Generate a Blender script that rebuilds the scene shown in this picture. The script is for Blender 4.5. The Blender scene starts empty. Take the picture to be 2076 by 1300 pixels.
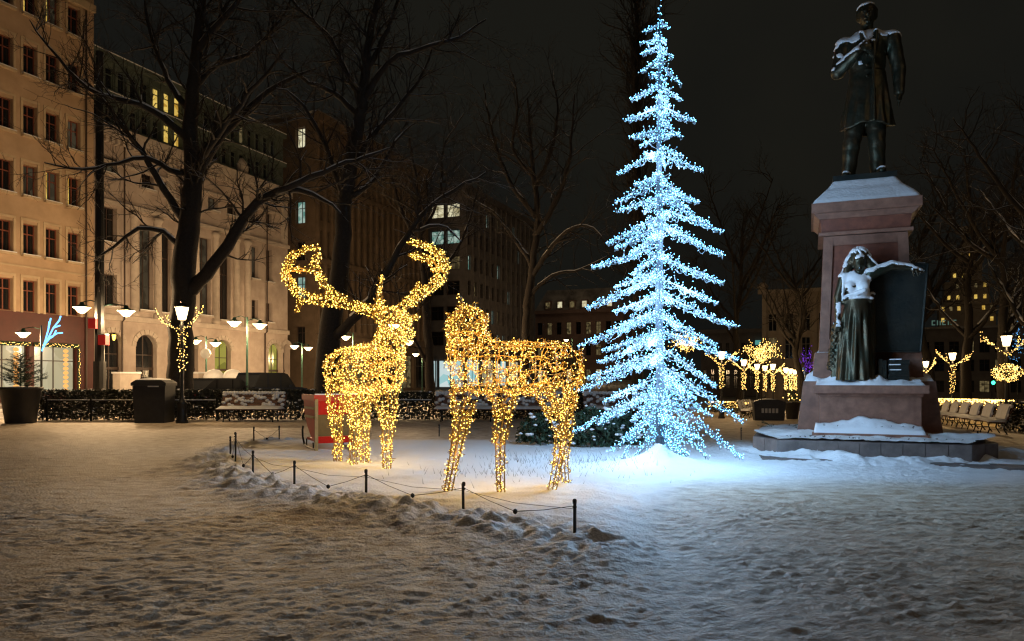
import bpy, math, random
import numpy as np
from mathutils import Vector, Quaternion, Matrix

# ------------------------------------------------------------------ camera, sky, warm fill, exposure
SC = bpy.context.scene
COL = SC.collection
F, CX, HZ, CAMZ = 1500.0, 1038.0, 768.0, 1.5
cam_d = bpy.data.cameras.new('camera')
cam = bpy.data.objects.new('camera', cam_d)
COL.objects.link(cam)
cam.location = (0, 0, CAMZ)
cam.rotation_euler = (math.pi / 2, 0, 0)
cam_d.sensor_width = 36
cam_d.lens = 36 * F / 2076
cam_d.shift_y = (HZ - 650) / 2076
cam_d.clip_end = 2000
SC.camera = cam

W = bpy.data.worlds.new('World')
SC.world = W
W.use_nodes = True
nt = W.node_tree
nt.nodes.clear()
out = nt.nodes.new('ShaderNodeOutputWorld')
bg = nt.nodes.new('ShaderNodeBackground')
sky = nt.nodes.new('ShaderNodeTexSky')
sky.sky_type = 'NISHITA'
sky.sun_disc = False
sky.sun_elevation = math.radians(-4)
sky.sun_rotation = math.radians(200)
sky.dust_density = 3
tc = nt.nodes.new('ShaderNodeTexCoord')
nz = nt.nodes.new('ShaderNodeTexNoise')
nz.inputs['Scale'].default_value = 1.6
nz.inputs['Detail'].default_value = 5
rmp = nt.nodes.new('ShaderNodeValToRGB')          # low cloud lit from below by the town
rmp.color_ramp.elements[0].position = .36
rmp.color_ramp.elements[0].color = (.0046, .0052, .0056, 1)
rmp.color_ramp.elements[1].position = .64
rmp.color_ramp.elements[1].color = (.0112, .0108, .0082, 1)
addn = nt.nodes.new('ShaderNodeMix')
addn.data_type = 'RGBA'
addn.blend_type = 'ADD'
addn.inputs[0].default_value = .02
nt.links.new(tc.outputs['Generated'], nz.inputs['Vector'])
nt.links.new(nz.outputs['Fac'], rmp.inputs['Fac'])
nt.links.new(rmp.outputs['Color'], addn.inputs[6])
nt.links.new(sky.outputs['Color'], addn.inputs[7])
nt.links.new(addn.outputs[2], bg.inputs['Color'])
bg.inputs['Strength'].default_value = .85
nt.links.new(bg.outputs['Background'], out.inputs['Surface'])

sun_d = bpy.data.lights.new('town_fill', 'SUN')  # unseen warm fill, like town glow, added to light square and fronts
sun_d.energy = .115
sun_d.angle = math.radians(25)
sun_d.color = (1, .70, .40)
sun = bpy.data.objects.new('town_fill', sun_d)
COL.objects.link(sun)
sun.rotation_euler = (math.radians(52), 0, math.radians(28))

SC.view_settings.view_transform = 'Standard'
SC.view_settings.look = 'None'
SC.view_settings.exposure = 0
SC.view_settings.gamma = 1
SC.view_settings.use_curve_mapping = False
SC.render.engine = 'CYCLES'
SC.cycles.use_denoising = True
SC.cycles.filter_width = 1.3
SC.cycles.max_bounces = 5
SC.cycles.diffuse_bounces = 2
SC.cycles.glossy_bounces = 2
SC.cycles.transmission_bounces = 3
SC.cycles.transparent_max_bounces = 6
SC.cycles.sample_clamp_indirect = 2.0
SC.cycles.use_light_tree = True
SC.cycles.caustics_reflective = False
SC.cycles.caustics_refractive = False

RNG = np.random.default_rng(7)
random.seed(7)

# ------------------------------------------------------------------ helpers
def P(x, y, Y):
    """a point of the place seen at photo pixel (x, y), Y metres ahead"""
    return Vector(((x - CX) / F * Y, Y, CAMZ + (HZ - y) * Y / F))

def sstep(a, b, x):
    t = np.clip((x - a) / (b - a), 0, 1)
    return t * t * (3 - 2 * t)

def gz(X, Y):
    """broad level of the ground: the park falls away gently behind the monument"""
    return float(-(0.2 + 0.022 * min(max(Y - 15, 0), 70)) * sstep(3.5, 8, X) * sstep(15.5, 22, Y))

def tag(o, label=None, cat=None, group=None, kind=None):
    if label: o['label'] = label
    if cat: o['category'] = cat
    if group: o['group'] = group
    if kind: o['kind'] = kind
    return o

def empty(name, loc=(0, 0, 0), rz=0, label=None, cat=None, group=None, kind=None):
    o = bpy.data.objects.new(name, None)
    COL.objects.link(o)
    o.location = loc
    o.rotation_euler = (0, 0, rz)
    o.empty_display_size = .1
    return tag(o, label, cat, group, kind)

def link_mesh(name, me, parent=None, loc=None, rz=None):
    o = bpy.data.objects.new(name, me)
    COL.objects.link(o)
    if parent is not None: o.parent = parent
    if loc is not None: o.location = loc
    if rz is not None: o.rotation_euler = (0, 0, rz)
    return o

class MB:
    def __init__(self):
        self.v = []
        self.f = []
    def poly(self, pts):
        n = len(self.v)
        self.v += [tuple(p) for p in pts]
        self.f.append(tuple(range(n, n + len(pts))))
        return self
    def bb(self, x0, x1, y0, y1, z0, z1):
        n = len(self.v)
        self.v += [(x0, y0, z0), (x1, y0, z0), (x1, y1, z0), (x0, y1, z0),
                   (x0, y0, z1), (x1, y0, z1), (x1, y1, z1), (x0, y1, z1)]
        self.f += [tuple(n + i for i in q) for q in
                   ((3, 2, 1, 0), (4, 5, 6, 7), (0, 1, 5, 4), (1, 2, 6, 5), (2, 3, 7, 6), (3, 0, 4, 7))]
        return self
    def frustum(self, cx, cy, z0, wx0, wy0, z1, wx1, wy1):
        n = len(self.v)
        for z, a, b in ((z0, wx0 / 2, wy0 / 2), (z1, wx1 / 2, wy1 / 2)):
            self.v += [(cx - a, cy - b, z), (cx + a, cy - b, z), (cx + a, cy + b, z), (cx - a, cy + b, z)]
        self.f += [tuple(n + i for i in q) for q in
                   ((3, 2, 1, 0), (4, 5, 6, 7), (0, 1, 5, 4), (1, 2, 6, 5), (2, 3, 7, 6), (3, 0, 4, 7))]
        return self
    def prism(self, poly, a0, a1, axis='y'):
        """poly: 2-D points; extruded from a0 to a1 along axis"""
        def m(p, a):
            if axis == 'y': return (p[0], a, p[1])
            if axis == 'x': return (a, p[0], p[1])
            return (p[0], p[1], a)
        n = len(self.v)
        k = len(poly)
        self.v += [m(p, a0) for p in poly] + [m(p, a1) for p in poly]
        self.f.append(tuple(range(n, n + k)))
        self.f.append(tuple(range(n + 2 * k - 1, n + k - 1, -1)))
        for i in range(k):
            j = (i + 1) % k
            self.f.append((n + i, n + k + i, n + k + j, n + j))
        return self
    def tube(self, pts, rad, n=5, cap=True):
        pts = [Vector(p) for p in pts]
        k = len(pts)
        if not hasattr(rad, '__len__'): rad = [rad] * k
        up = None
        base = len(self.v)
        for i in range(k):
            d = (pts[min(i + 1, k - 1)] - pts[max(i - 1, 0)])
            if d.length < 1e-9: d = Vector((0, 0, 1))
            d.normalize()
            if up is None:
                up = d.orthogonal().normalized()
            else:
                up = (up - d * up.dot(d))
                if up.length < 1e-6: up = d.orthogonal()
                up.normalize()
            s = d.cross(up)
            for j in range(n):
                a = 2 * math.pi * j / n
                q = pts[i] + (up * math.cos(a) + s * math.sin(a)) * rad[i]
                self.v.append((q.x, q.y, q.z))
        for i in range(k - 1):
            for j in range(n):
                j2 = (j + 1) % n
                a = base + i * n
                self.f.append((a + j, a + j2, a + n + j2, a + n + j))
        if cap:
            self.f.append(tuple(base + n - 1 - j for j in range(n)))
            self.f.append(tuple(base + (k - 1) * n + j for j in range(n)))
        return self
    def lathe(self, prof, c=(0, 0, 0), n=16, a0=0):
        base = len(self.v)
        for r, z in prof:
            for j in range(n):
                a = a0 + 2 * math.pi * j / n
                self.v.append((c[0] + r * math.cos(a), c[1] + r * math.sin(a), c[2] + z))
        k = len(prof)
        for i in range(k - 1):
            for j in range(n):
                j2 = (j + 1) % n
                a = base + i * n
                self.f.append((a + j, a + j2, a + n + j2, a + n + j))
        self.f.append(tuple(base + n - 1 - j for j in range(n)))
        self.f.append(tuple(base + (k - 1) * n + j for j in range(n)))
        return self
    def blob(self, c, rx, ry, rz, nu=7, nv=5, jit=.12):
        base = len(self.v)
        for i in range(nv + 1):
            t = math.pi * i / nv
            for j in range(nu):
                a = 2 * math.pi * j / nu
                k = 1 + random.uniform(-jit, jit)
                self.v.append((c[0] + rx * k * math.sin(t) * math.cos(a), c[1] + ry * k * math.sin(t) * math.sin(a), c[2] + rz * k * math.cos(t)))
        for i in range(nv):
            for j in range(nu):
                j2 = (j + 1) % nu
                a = base + i * nu
                self.f.append((a + j, a + nu + j, a + nu + j2, a + j2))
        return self
    def mesh(self, name, mat, smooth=False):
        me = bpy.data.meshes.new(name)
        me.from_pydata(self.v, [], self.f)
        if mat: me.materials.append(mat)
        if smooth: me.polygons.foreach_set('use_smooth', [True] * len(me.polygons))
        return me
    def build(self, name, mat, parent=None, smooth=False, loc=None, rz=None):
        return link_mesh(name, self.mesh(name, mat, smooth), parent, loc, rz)

def octas(points, r):
    """many small bulbs as one mesh: octahedra"""
    p = np.asarray(points, float)
    n = len(p)
    r = np.broadcast_to(np.asarray(r, float), (n,))
    off = np.array([(1, 0, 0), (-1, 0, 0), (0, 1, 0), (0, -1, 0), (0, 0, 1), (0, 0, -1)], float)
    v = (p[:, None, :] + off[None] * r[:, None, None]).reshape(-1, 3)
    fa = np.array([(0, 2, 4), (2, 1, 4), (1, 3, 4), (3, 0, 4), (2, 0, 5), (1, 2, 5), (3, 1, 5), (0, 3, 5)])
    f = (fa[None] + (np.arange(n) * 6)[:, None, None]).reshape(-1, 3)
    return v, f

def bulbs(name, points, r, mat, parent=None):
    v, f = octas(points, r)
    me = bpy.data.meshes.new(name)
    me.from_pydata(v.tolist(), [], f.tolist())
    me.materials.append(mat)
    return link_mesh(name, me, parent)

def glow(name, loc, watts, col, parent, r=.12):
    """the light a thing's string of bulbs throws on its surroundings"""
    l = bpy.data.lights.new(name, 'POINT')
    l.energy = watts
    l.color = col
    l.shadow_soft_size = r
    o = bpy.data.objects.new(name, l)
    COL.objects.link(o)
    o.parent = parent
    o.location = loc
    return o

# noise ------------------------------------------------------------------
def vnoise(x, y, seed=0):
    xi = np.floor(x).astype(np.int64)
    yi = np.floor(y).astype(np.int64)
    xf = x - xi
    yf = y - yi
    def h(a, b):
        n = (a * 374761393 + b * 668265263 + seed * 974634777) & 0x7fffffff
        n = ((n ^ (n >> 13)) * 1274126177) & 0x7fffffff
        return ((n ^ (n >> 16)) & 0xffff) / 65535.0
    u = xf * xf * (3 - 2 * xf)
    w = yf * yf * (3 - 2 * yf)
    return (h(xi, yi) * (1 - u) + h(xi + 1, yi) * u) * (1 - w) + (h(xi, yi + 1) * (1 - u) + h(xi + 1, yi + 1) * u) * w

def fbm(x, y, seed=0, octv=4):
    a, s, t = 1.0, 0.0, 0.0
    for k in range(octv):
        s = s + a * (vnoise(x * 2 ** k + 17.3 * k, y * 2 ** k - 9.1 * k, seed + k) - .5)
        t += a
        a *= .5
    return s / t * 2

# implicit surfaces -> one continuous mesh (surface nets) --------------------
def capsule(p, a, b, ra, rb, sq=None):
    a = np.array(a, float)
    b = np.array(b, float)
    if sq is not None:
        s = np.array(sq, float)
        p = p / s
        a = a / s
        b = b / s
    d = b - a
    t = np.clip(((p - a) @ d) / max(d @ d, 1e-9), 0, 1)
    q = p - a - t[..., None] * d
    return np.sqrt((q * q).sum(-1)) - (ra + (rb - ra) * t)

def ellip(p, c, r):
    r = np.array(r, float)
    q = (p - np.array(c, float)) / r
    k = np.sqrt((q * q).sum(-1))
    return (k - 1) * r.min()

def smin(a, b, k):
    h = np.clip(.5 + .5 * (b - a) / k, 0, 1)
    return b * (1 - h) + a * h - k * h * (1 - h)

def surfnet(fn, lo, hi, h):
    lo = np.array(lo, float)
    hi = np.array(hi, float)
    n = np.ceil((hi - lo) / h).astype(int) + 1
    gx = [lo[i] + h * np.arange(n[i]) for i in range(3)]
    G = np.stack(np.meshgrid(*gx, indexing='ij'), -1)
    V = fn(G)
    s = V < 0
    c = [m - 1 for m in n]
    acc = np.zeros((*c, 3))
    cnt = np.zeros(c)
    cor = [(i, j, k) for i in (0, 1) for j in (0, 1) for k in (0, 1)]
    for a in cor:
        for ax in range(3):
            if a[ax] == 0:
                b = list(a)
                b[ax] = 1
                va = V[a[0]:a[0] + c[0], a[1]:a[1] + c[1], a[2]:a[2] + c[2]]
                vb = V[b[0]:b[0] + c[0], b[1]:b[1] + c[1], b[2]:b[2] + c[2]]
                cr = (va < 0) != (vb < 0)
                t = np.where(cr, va / np.where(cr, va - vb, 1), 0)
                pos = np.array(a, float) + t[..., None] * (np.array(b) - np.array(a))
                acc += cr[..., None] * pos
                cnt += cr
    act = cnt > 0
    idx = -np.ones(c, int)
    idx[act] = np.arange(act.sum())
    ii = np.argwhere(act)
    v = (ii + acc[act] / cnt[act][:, None]) * h + lo
    faces = []
    for ax in range(3):
        o1, o2 = [(1, 2), (2, 0), (0, 1)][ax]
        sa = [slice(None)] * 3
        sb = [slice(None)] * 3
        sa[ax] = slice(0, -1)
        sb[ax] = slice(1, None)
        ch = s[tuple(sa)] != s[tuple(sb)]
        e = np.argwhere(ch)
        e = e[(e[:, o1] > 0) & (e[:, o2] > 0) & (e[:, o1] < n[o1] - 1) & (e[:, o2] < n[o2] - 1)]
        sg = s[tuple(e.T)]
        q = []
        for d1, d2 in ((-1, -1), (0, -1), (0, 0), (-1, 0)):
            g = e.copy()
            g[:, o1] += d1
            g[:, o2] += d2
            q.append(idx[tuple(g.T)])
        q = np.stack(q, 1)
        q[~sg] = q[~sg][:, ::-1]
        faces.append(q)
    return v, np.concatenate(faces)

def np_mesh(name, v, f, mat, parent=None, smooth=True, loc=None):
    me = bpy.data.meshes.new(name)
    me.from_pydata(np.asarray(v).tolist(), [], np.asarray(f).tolist())
    if mat: me.materials.append(mat)
    if smooth: me.polygons.foreach_set('use_smooth', [True] * len(me.polygons))
    return link_mesh(name, me, parent, loc)

def snow_shell(name, v, f, mask, thick, mat, parent):
    """snow lying on a figure: the chosen faces, lifted along their normals"""
    f = np.asarray(f)
    p0, p1, p2, p3 = (v[f[:, i]] for i in range(4))
    fn = np.cross(p2 - p0, p3 - p1)
    fn /= np.linalg.norm(fn, axis=1)[:, None] + 1e-9
    vn = np.zeros_like(v)
    for i in range(4): np.add.at(vn, f[:, i], fn)
    vn /= np.linalg.norm(vn, axis=1)[:, None] + 1e-9
    cen = (p0 + p1 + p2 + p3) / 4
    keep = mask(cen, fn)
    ff = f[keep]
    if len(ff) == 0: return None
    used = np.unique(ff)
    mp = -np.ones(len(v), int)
    mp[used] = np.arange(len(used))
    cnt_all = np.bincount(f.ravel(), minlength=len(v))
    cnt_k = np.bincount(ff.ravel(), minlength=len(v))
    inner = (cnt_k == cnt_all)[used]
    off = np.where(inner, thick, -.012)
    nv = v[used] + vn[used] * off[:, None]
    nv[inner, 2] += thick * .4
    o = np_mesh(name, nv, mp[ff], mat, parent)
    o['kind'] = 'stuff'
    return o

# ------------------------------------------------------------------ materials
def mat(name, col, rough=.7, metal=0, var=None, scale=4, bump=0, bscale=30, emit=None, estr=0, spec=.4, detail=5, coat=0):
    m = bpy.data.materials.new(name)
    m.use_nodes = True
    t = m.node_tree
    b = t.nodes['Principled BSDF']
    b.inputs['Base Color'].default_value = (*col, 1)
    b.inputs['Roughness'].default_value = rough
    b.inputs['Metallic'].default_value = metal
    b.inputs['Specular IOR Level'].default_value = spec
    if coat: b.inputs['Coat Weight'].default_value = coat
    tcn = t.nodes.new('ShaderNodeTexCoord')
    if var is not None:
        n = t.nodes.new('ShaderNodeTexNoise')
        n.inputs['Scale'].default_value = scale
        n.inputs['Detail'].default_value = detail
        n.inputs['Roughness'].default_value = .62
        r = t.nodes.new('ShaderNodeValToRGB')
        r.color_ramp.elements[0].position = .36
        r.color_ramp.elements[1].position = .66
        r.color_ramp.elements[0].color = (*var, 1)
        r.color_ramp.elements[1].color = (*col, 1)
        t.links.new(tcn.outputs['Object'], n.inputs['Vector'])
        t.links.new(n.outputs['Fac'], r.inputs['Fac'])
        t.links.new(r.outputs['Color'], b.inputs['Base Color'])
    if bump:
        n2 = t.nodes.new('ShaderNodeTexNoise')
        n2.inputs['Scale'].default_value = bscale
        n2.inputs['Detail'].default_value = 6
        bm = t.nodes.new('ShaderNodeBump')
        bm.inputs['Strength'].default_value = bump
        bm.inputs['Distance'].default_value = .03
        t.links.new(tcn.outputs['Object'], n2.inputs['Vector'])
        t.links.new(n2.outputs['Fac'], bm.inputs['Height'])
        t.links.new(bm.outputs['Normal'], b.inputs['Normal'])
    if emit:
        b.inputs['Emission Color'].default_value = (*emit, 1)
        b.inputs['Emission Strength'].default_value = estr
    return m

def lit_room(name, c1, c2, strength, scale=1.5):
    """a lit window: shelves, blinds and lamps of the room behind seen as uneven brightness"""
    m = mat(name, (.02, .02, .02), .15)
    t = m.node_tree
    b = t.nodes['Principled BSDF']
    tcn = t.nodes.new('ShaderNodeTexCoord')
    oi = t.nodes.new('ShaderNodeObjectInfo')
    ad = t.nodes.new('ShaderNodeVectorMath')
    sc = t.nodes.new('ShaderNodeVectorMath')
    sc.operation = 'SCALE'
    sc.inputs[3].default_value = 37
    n = t.nodes.new('ShaderNodeTexVoronoi')
    n.inputs['Scale'].default_value = scale
    cmb = t.nodes.new('ShaderNodeCombineXYZ')
    r = t.nodes.new('ShaderNodeValToRGB')
    r.color_ramp.elements[0].color = (*c1, 1)
    r.color_ramp.elements[1].color = (*c2, 1)
    r.color_ramp.elements[0].position = .1
    r.color_ramp.elements[1].position = .8
    t.links.new(oi.outputs['Random'], cmb.inputs['X'])
    t.links.new(oi.outputs['Random'], cmb.inputs['Z'])
    t.links.new(cmb.outputs[0], sc.inputs[0])
    t.links.new(tcn.outputs['Object'], ad.inputs[0])
    t.links.new(sc.outputs[0], ad.inputs[1])
    t.links.new(ad.outputs[0], n.inputs['Vector'])
    t.links.new(n.outputs['Color'], r.inputs['Fac'])
    t.links.new(r.outputs['Color'], b.inputs['Emission Color'])
    b.inputs['Emission Strength'].default_value = strength
    return m

def emitter(name, col, s):
    m = bpy.data.materials.new(name)
    m.use_nodes = True
    t = m.node_tree
    t.nodes.clear()
    o = t.nodes.new('ShaderNodeOutputMaterial')
    e = t.nodes.new('ShaderNodeEmission')
    e.inputs[0].default_value = (*col, 1)
    e.inputs[1].default_value = s
    t.links.new(e.outputs[0], o.inputs[0])
    return m

M = {}
M['snow'] = mat('snow', (.80, .81, .83), .6, var=(.70, .69, .67), scale=2.5, bump=.5, bscale=26)
M['snow_clean'] = mat('snow_clean', (.82, .84, .87), .55, bump=.35, bscale=18)
M['street_snow'] = mat('street_snow', (.45, .43, .41), .7, var=(.16, .155, .15), scale=.5, bump=.4, bscale=8)
M['bronze'] = mat('bronze', (.085, .062, .036), .40, .75, var=(.042, .050, .034), scale=3.5, bump=.25, bscale=22)
M['bronze_dark'] = mat('bronze_dark', (.050, .048, .038), .45, .6, var=(.022, .028, .026), scale=2.2, bump=.25, bscale=16)
M['granite'] = mat('granite', (.28, .135, .088), .5, var=(.16, .075, .05), scale=5, bump=.12, bscale=70, detail=9)
M['granite_red'] = mat('granite_red', (.23, .078, .045), .45, var=(.13, .042, .026), scale=6, bump=.12, bscale=70, detail=9)
M['granite_grey'] = mat('granite_grey', (.21, .17, .155), .65, var=(.11, .09, .082), scale=4, bump=.2, bscale=60, detail=9)
M['led_warm'] = emitter('led_warm', (1, .62, .11), 21)
M['led_warm_hot'] = emitter('led_warm_hot', (1, .74, .34), 9)
M['led_cold'] = emitter('led_cold', (.15, .53, 1), 15)
M['led_street'] = emitter('led_street', (1, .58, .14), 7)
M['led_purple'] = emitter('led_purple', (.30, .06, 1), 1.6)
M['led_blue'] = emitter('led_blue', (.14, .48, 1), 3.2)
M['gold_wire'] = mat('gold_wire', (.38, .25, .075), .5, .2)
M['white_wire'] = mat('white_wire', (.20, .24, .27), .5)
M['tree_pole'] = mat('tree_pole', (.07, .09, .11), .6)
M['lamp_glass'] = emitter('lamp_glass', (1, .66, .30), 20)
M['lantern_glass'] = emitter('lantern_glass', (1, .72, .36), 9)
M['black_metal'] = mat('black_metal', (.022, .022, .022), .45, .5)
M['green_metal'] = mat('green_metal', (.02, .06, .045), .45, .3)
M['bark'] = mat('bark', (.030, .024, .019), .9, var=(.016, .013, .011), scale=14, bump=.7, bscale=30)
M['red_paint'] = mat('red_paint', (.56, .014, .008), .35, var=(.46, .012, .007), scale=5, spec=.15)
M['gold_panel'] = mat('gold_panel', (.17, .105, .022), .55, .1, var=(.13, .08, .017), scale=6)
M['wood_post'] = mat('wood_post', (.36, .27, .11), .6, var=(.26, .19, .08), scale=8)
M['bench_wood'] = mat('bench_wood', (.16, .075, .045), .6, var=(.10, .045, .03), scale=10)
M['iron'] = mat('iron', (.018, .020, .018), .5, .6)
M['leaf_dark'] = mat('leaf_dark', (.040, .042, .026), .6, var=(.024, .022, .014), scale=6)
M['needle'] = mat('needle', (.030, .060, .030), .6, var=(.018, .036, .020), scale=6)
M['pot'] = mat('pot', (.028, .027, .026), .55, var=(.018, .018, .018), scale=5)
M['pane'] = mat('pane', (.012, .013, .015), .08, spec=.7)
M['glass_car'] = mat('glass_car', (.008, .009, .011), .7, spec=.03)
M['plaster'] = mat('plaster', (.52, .37, .245), .85, var=(.39, .27, .17), scale=.6, bump=.25, bscale=6)
M['plaster_trim'] = mat('plaster_trim', (.54, .42, .28), .8, var=(.46, .35, .23), scale=1.5, bump=.2, bscale=9)
M['limestone'] = mat('limestone', (.48, .40, .345), .85, var=(.34, .275, .235), scale=.7, bump=.3, bscale=5)
M['limestone_trim'] = mat('limestone_trim', (.50, .43, .37), .8, var=(.40, .34, .29), scale=2, bump=.2, bscale=9)
M['copper_green'] = mat('copper_green', (.115, .14, .115), .55, .1, var=(.075, .095, .08), scale=1.5)
M['brown_stone'] = mat('brown_stone', (.15, .105, .07), .8, var=(.10, .07, .045), scale=.8, bump=.2, bscale=5)
M['dark_stone'] = mat('dark_stone', (.16, .145, .14), .8, var=(.11, .10, .10), scale=.8, bump=.2, bscale=5)
M['pink_stone'] = mat('pink_stone', (.32, .22, .19), .8, var=(.25, .17, .15), scale=.8)
M['tan_stone'] = mat('tan_stone', (.42, .35, .27), .8, var=(.33, .27, .21), scale=.8)
M['red_fascia'] = mat('red_fascia', (.085, .020, .016), .5, var=(.06, .015, .012), scale=1)
M['frame_dark'] = mat('frame_dark', (.05, .032, .025), .5)
M['frame_red'] = mat('frame_red', (.20, .06, .035), .5)
M['frame_light'] = mat('frame_light', (.50, .47, .42), .5)
M['roof_dark'] = mat('roof_dark', (.05, .05, .055), .6)
M['lit_yellow'] = lit_room('lit_yellow', (.55, .30, .04), (1, .70, .16), .75)
M['lit_dim'] = lit_room('lit_dim', (.10, .075, .035), (.9, .68, .30), .16, 2.5)
M['lit_faint'] = lit_room('lit_faint', (.10, .08, .05), (.9, .72, .42), .045, 2.0)
M['lit_cool'] = lit_room('lit_cool', (.15, .40, .33), (.75, 1, .86), .45, 2.2)
M['lit_cream'] = lit_room('lit_cream', (.45, .38, .20), (1, .93, .62), .75, 2)
M['lit_shop'] = lit_room('lit_shop', (.62, .54, .30), (1, .90, .60), .55, .8)
M['lit_lime'] = lit_room('lit_lime', (.32, .30, .04), (.62, .56, .10), .55, 1)
M['lit_cyan'] = lit_room('lit_cyan', (.30, .75, .78), (.85, 1, 1), .7, 1)
M['car_black'] = mat('car_black', (.006, .007, .009), .7, 0, spec=.02)
M['car_blue'] = mat('car_blue', (.006, .008, .014), .7, 0, spec=.02)
M['tyre'] = mat('tyre', (.012, .012, .012), .8)
M['rim'] = mat('rim', (.3, .3, .31), .35, .8)
M['tail'] = emitter('tail', (1, .03, .02), 2.5)
M['head'] = emitter('head', (1, .85, .6), 4)
M['red_box'] = mat('red_box', (.45, .03, .03), .5, emit=(1, .04, .03), estr=.12)
M['amber'] = emitter('amber', (1, .55, .08), 6)
M['sig_green'] = emitter('sig_green', (.05, 1, .55), 5)
M['sig_red'] = emitter('sig_red', (1, .04, .03), 5)
M['sign_grey'] = mat('sign_grey', (.35, .35, .34), .5)
M['orange_bulb'] = emitter('orange_bulb', (1, .45, .12), 1.3)
# ------------------------------------------------------------------ ground
def lines(dense, far):
    """dense: [(from, to, step)...]; far: growth outward to +-far"""
    a = []
    for f0, f1, st in dense: a += list(np.arange(f0, f1, st))
    a.append(dense[-1][1])
    st, x = dense[-1][2], a[-1]
    up = []
    while x < far[1]:
        st *= 1.16
        x += st
        up.append(x)
    st, x = dense[0][2], a[0]
    dn = []
    while x > far[0]:
        st *= 1.16
        x -= st
        dn.append(x)
    return np.array(dn[::-1] + a + up)

POSTS_PX = [(467, 893, 932), (477, 878, 945), (513, 931, 973), (597, 942, 993), (742, 967, 1020), (940, 995, 1045), (1165, 1015, 1087)]
def ground_px(x, y):
    Y = F * CAMZ / (y - HZ)
    return Vector(((x - CX) / F * Y, Y, 0))
BANK = [ground_px(566, 897), ground_px(515, 905)] + [ground_px(a, c) for a, b, c in POSTS_PX] + [Vector((.95, 6.75, 0))]
TREE = Vector((2.47, 12.36, 0))
MON = Vector(((1757 - CX) / F * 15.4, 15.4, 0))

def seg_dist(X, Y, pts):
    d = np.full(X.shape, 1e9)
    sd = np.zeros(X.shape)
    for a, b in zip(pts[:-1], pts[1:]):
        dx, dy = b.x - a.x, b.y - a.y
        t = np.clip(((X - a.x) * dx + (Y - a.y) * dy) / (dx * dx + dy * dy), 0, 1)
        qx, qy = X - a.x - t * dx, Y - a.y - t * dy
        q = np.hypot(qx, qy)
        side = np.sign(dx * (Y - a.y) - dy * (X - a.x))
        sd = np.where(q < d, side, sd)
        d = np.minimum(d, q)
    return d, sd

gxs = lines([(-9.5, -6, .07), (-6, 7.5, .03), (7.5, 12, .06)], (-300, 300))
gys = lines([(3.4, 8.5, .022), (8.5, 14, .032), (14, 21, .07), (21, 30, .14)], (-40, 420))
GX, GY = np.meshgrid(gxs, gys)
H = -(0.2 + 0.022 * np.clip(GY - 15, 0, 70)) * sstep(3.5, 8, GX) * sstep(15.5, 22, GY)
d, sd = seg_dist(GX, GY, BANK)
inside = (sd > 0) & (GX < 3.2) & (GY < 18.5) & (GX > -6.6)
ins = np.where(inside, np.clip(d / .4, 0, 1), 0) * sstep(3.4, 2.0, GX) * sstep(18.6, 17.4, GY) * sstep(.5, -.3, GX - 1.0 - (GY - 6.9) * .33)
dt = np.hypot(GX - TREE.x, GY - TREE.y)
near = np.exp(-(np.clip(GY - 4, 0, 99) / 16.0) ** 2)
chop = np.clip(.8 + 1.1 * fbm(GX * .7, GY * 1.0, 51, 3), .5, 1.4)      # packed lanes and chopped-up stretches
tro = fbm(GX * 1.6, GY * 2.0, 3, 3) * .009 + (fbm(GX * 7, GY * 12, 11, 3) * .012 + fbm(GX * 14, GY * 22, 13, 3) * .013 + np.abs(fbm(GX * 9, GY * 15, 21, 3)) * .010) * chop
cleanf = fbm(GX * 1.2, GY * 1.2, 5, 4) * .05 + fbm(GX * 4.5, GY * 4.5, 6, 4) * .028
calm = np.clip(ins + np.exp(-(dt / 1.0) ** 2), 0, 1)
H += (.55 * tro * (1 - calm) + (cleanf + .05) * calm) * (.25 + .75 * near)
# footprints and kicked-up clods
fr = np.random.default_rng(12)
for k in range(15000):
    fx, fy = fr.uniform(-6, 10), 3.4 + 15 * fr.random() ** 1.4
    if k < 7000: fx, fy = fr.normal(4.2, 3.2), fr.uniform(4, 13)
    an, ln, wd = fr.uniform(0, math.pi), fr.uniform(.05, .10), fr.uniform(.028, .05)
    dep = fr.uniform(.004, .012)
    if fr.random() < .38: dep, ln, wd = -fr.uniform(.004, .016), fr.uniform(.025, .06), fr.uniform(.02, .045)
    i0, i1 = np.searchsorted(gxs, (fx - .25, fx + .25))
    j0, j1 = np.searchsorted(gys, (fy - .25, fy + .25))
    if i1 - i0 < 2 or j1 - j0 < 2: continue
    xx, yy = GX[j0:j1, i0:i1] - fx, GY[j0:j1, i0:i1] - fy
    a = (xx * math.cos(an) + yy * math.sin(an)) / ln
    b = (-xx * math.sin(an) + yy * math.cos(an)) / wd
    q = a * a + b * b
    H[j0:j1, i0:i1] += (-dep * np.exp(-q * q) + .45 * dep * np.exp(-((q - 2.2) / 1.0) ** 2)) * (1 - .6 * calm[j0:j1, i0:i1]) * .55 * chop[j0:j1, i0:i1]
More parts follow.
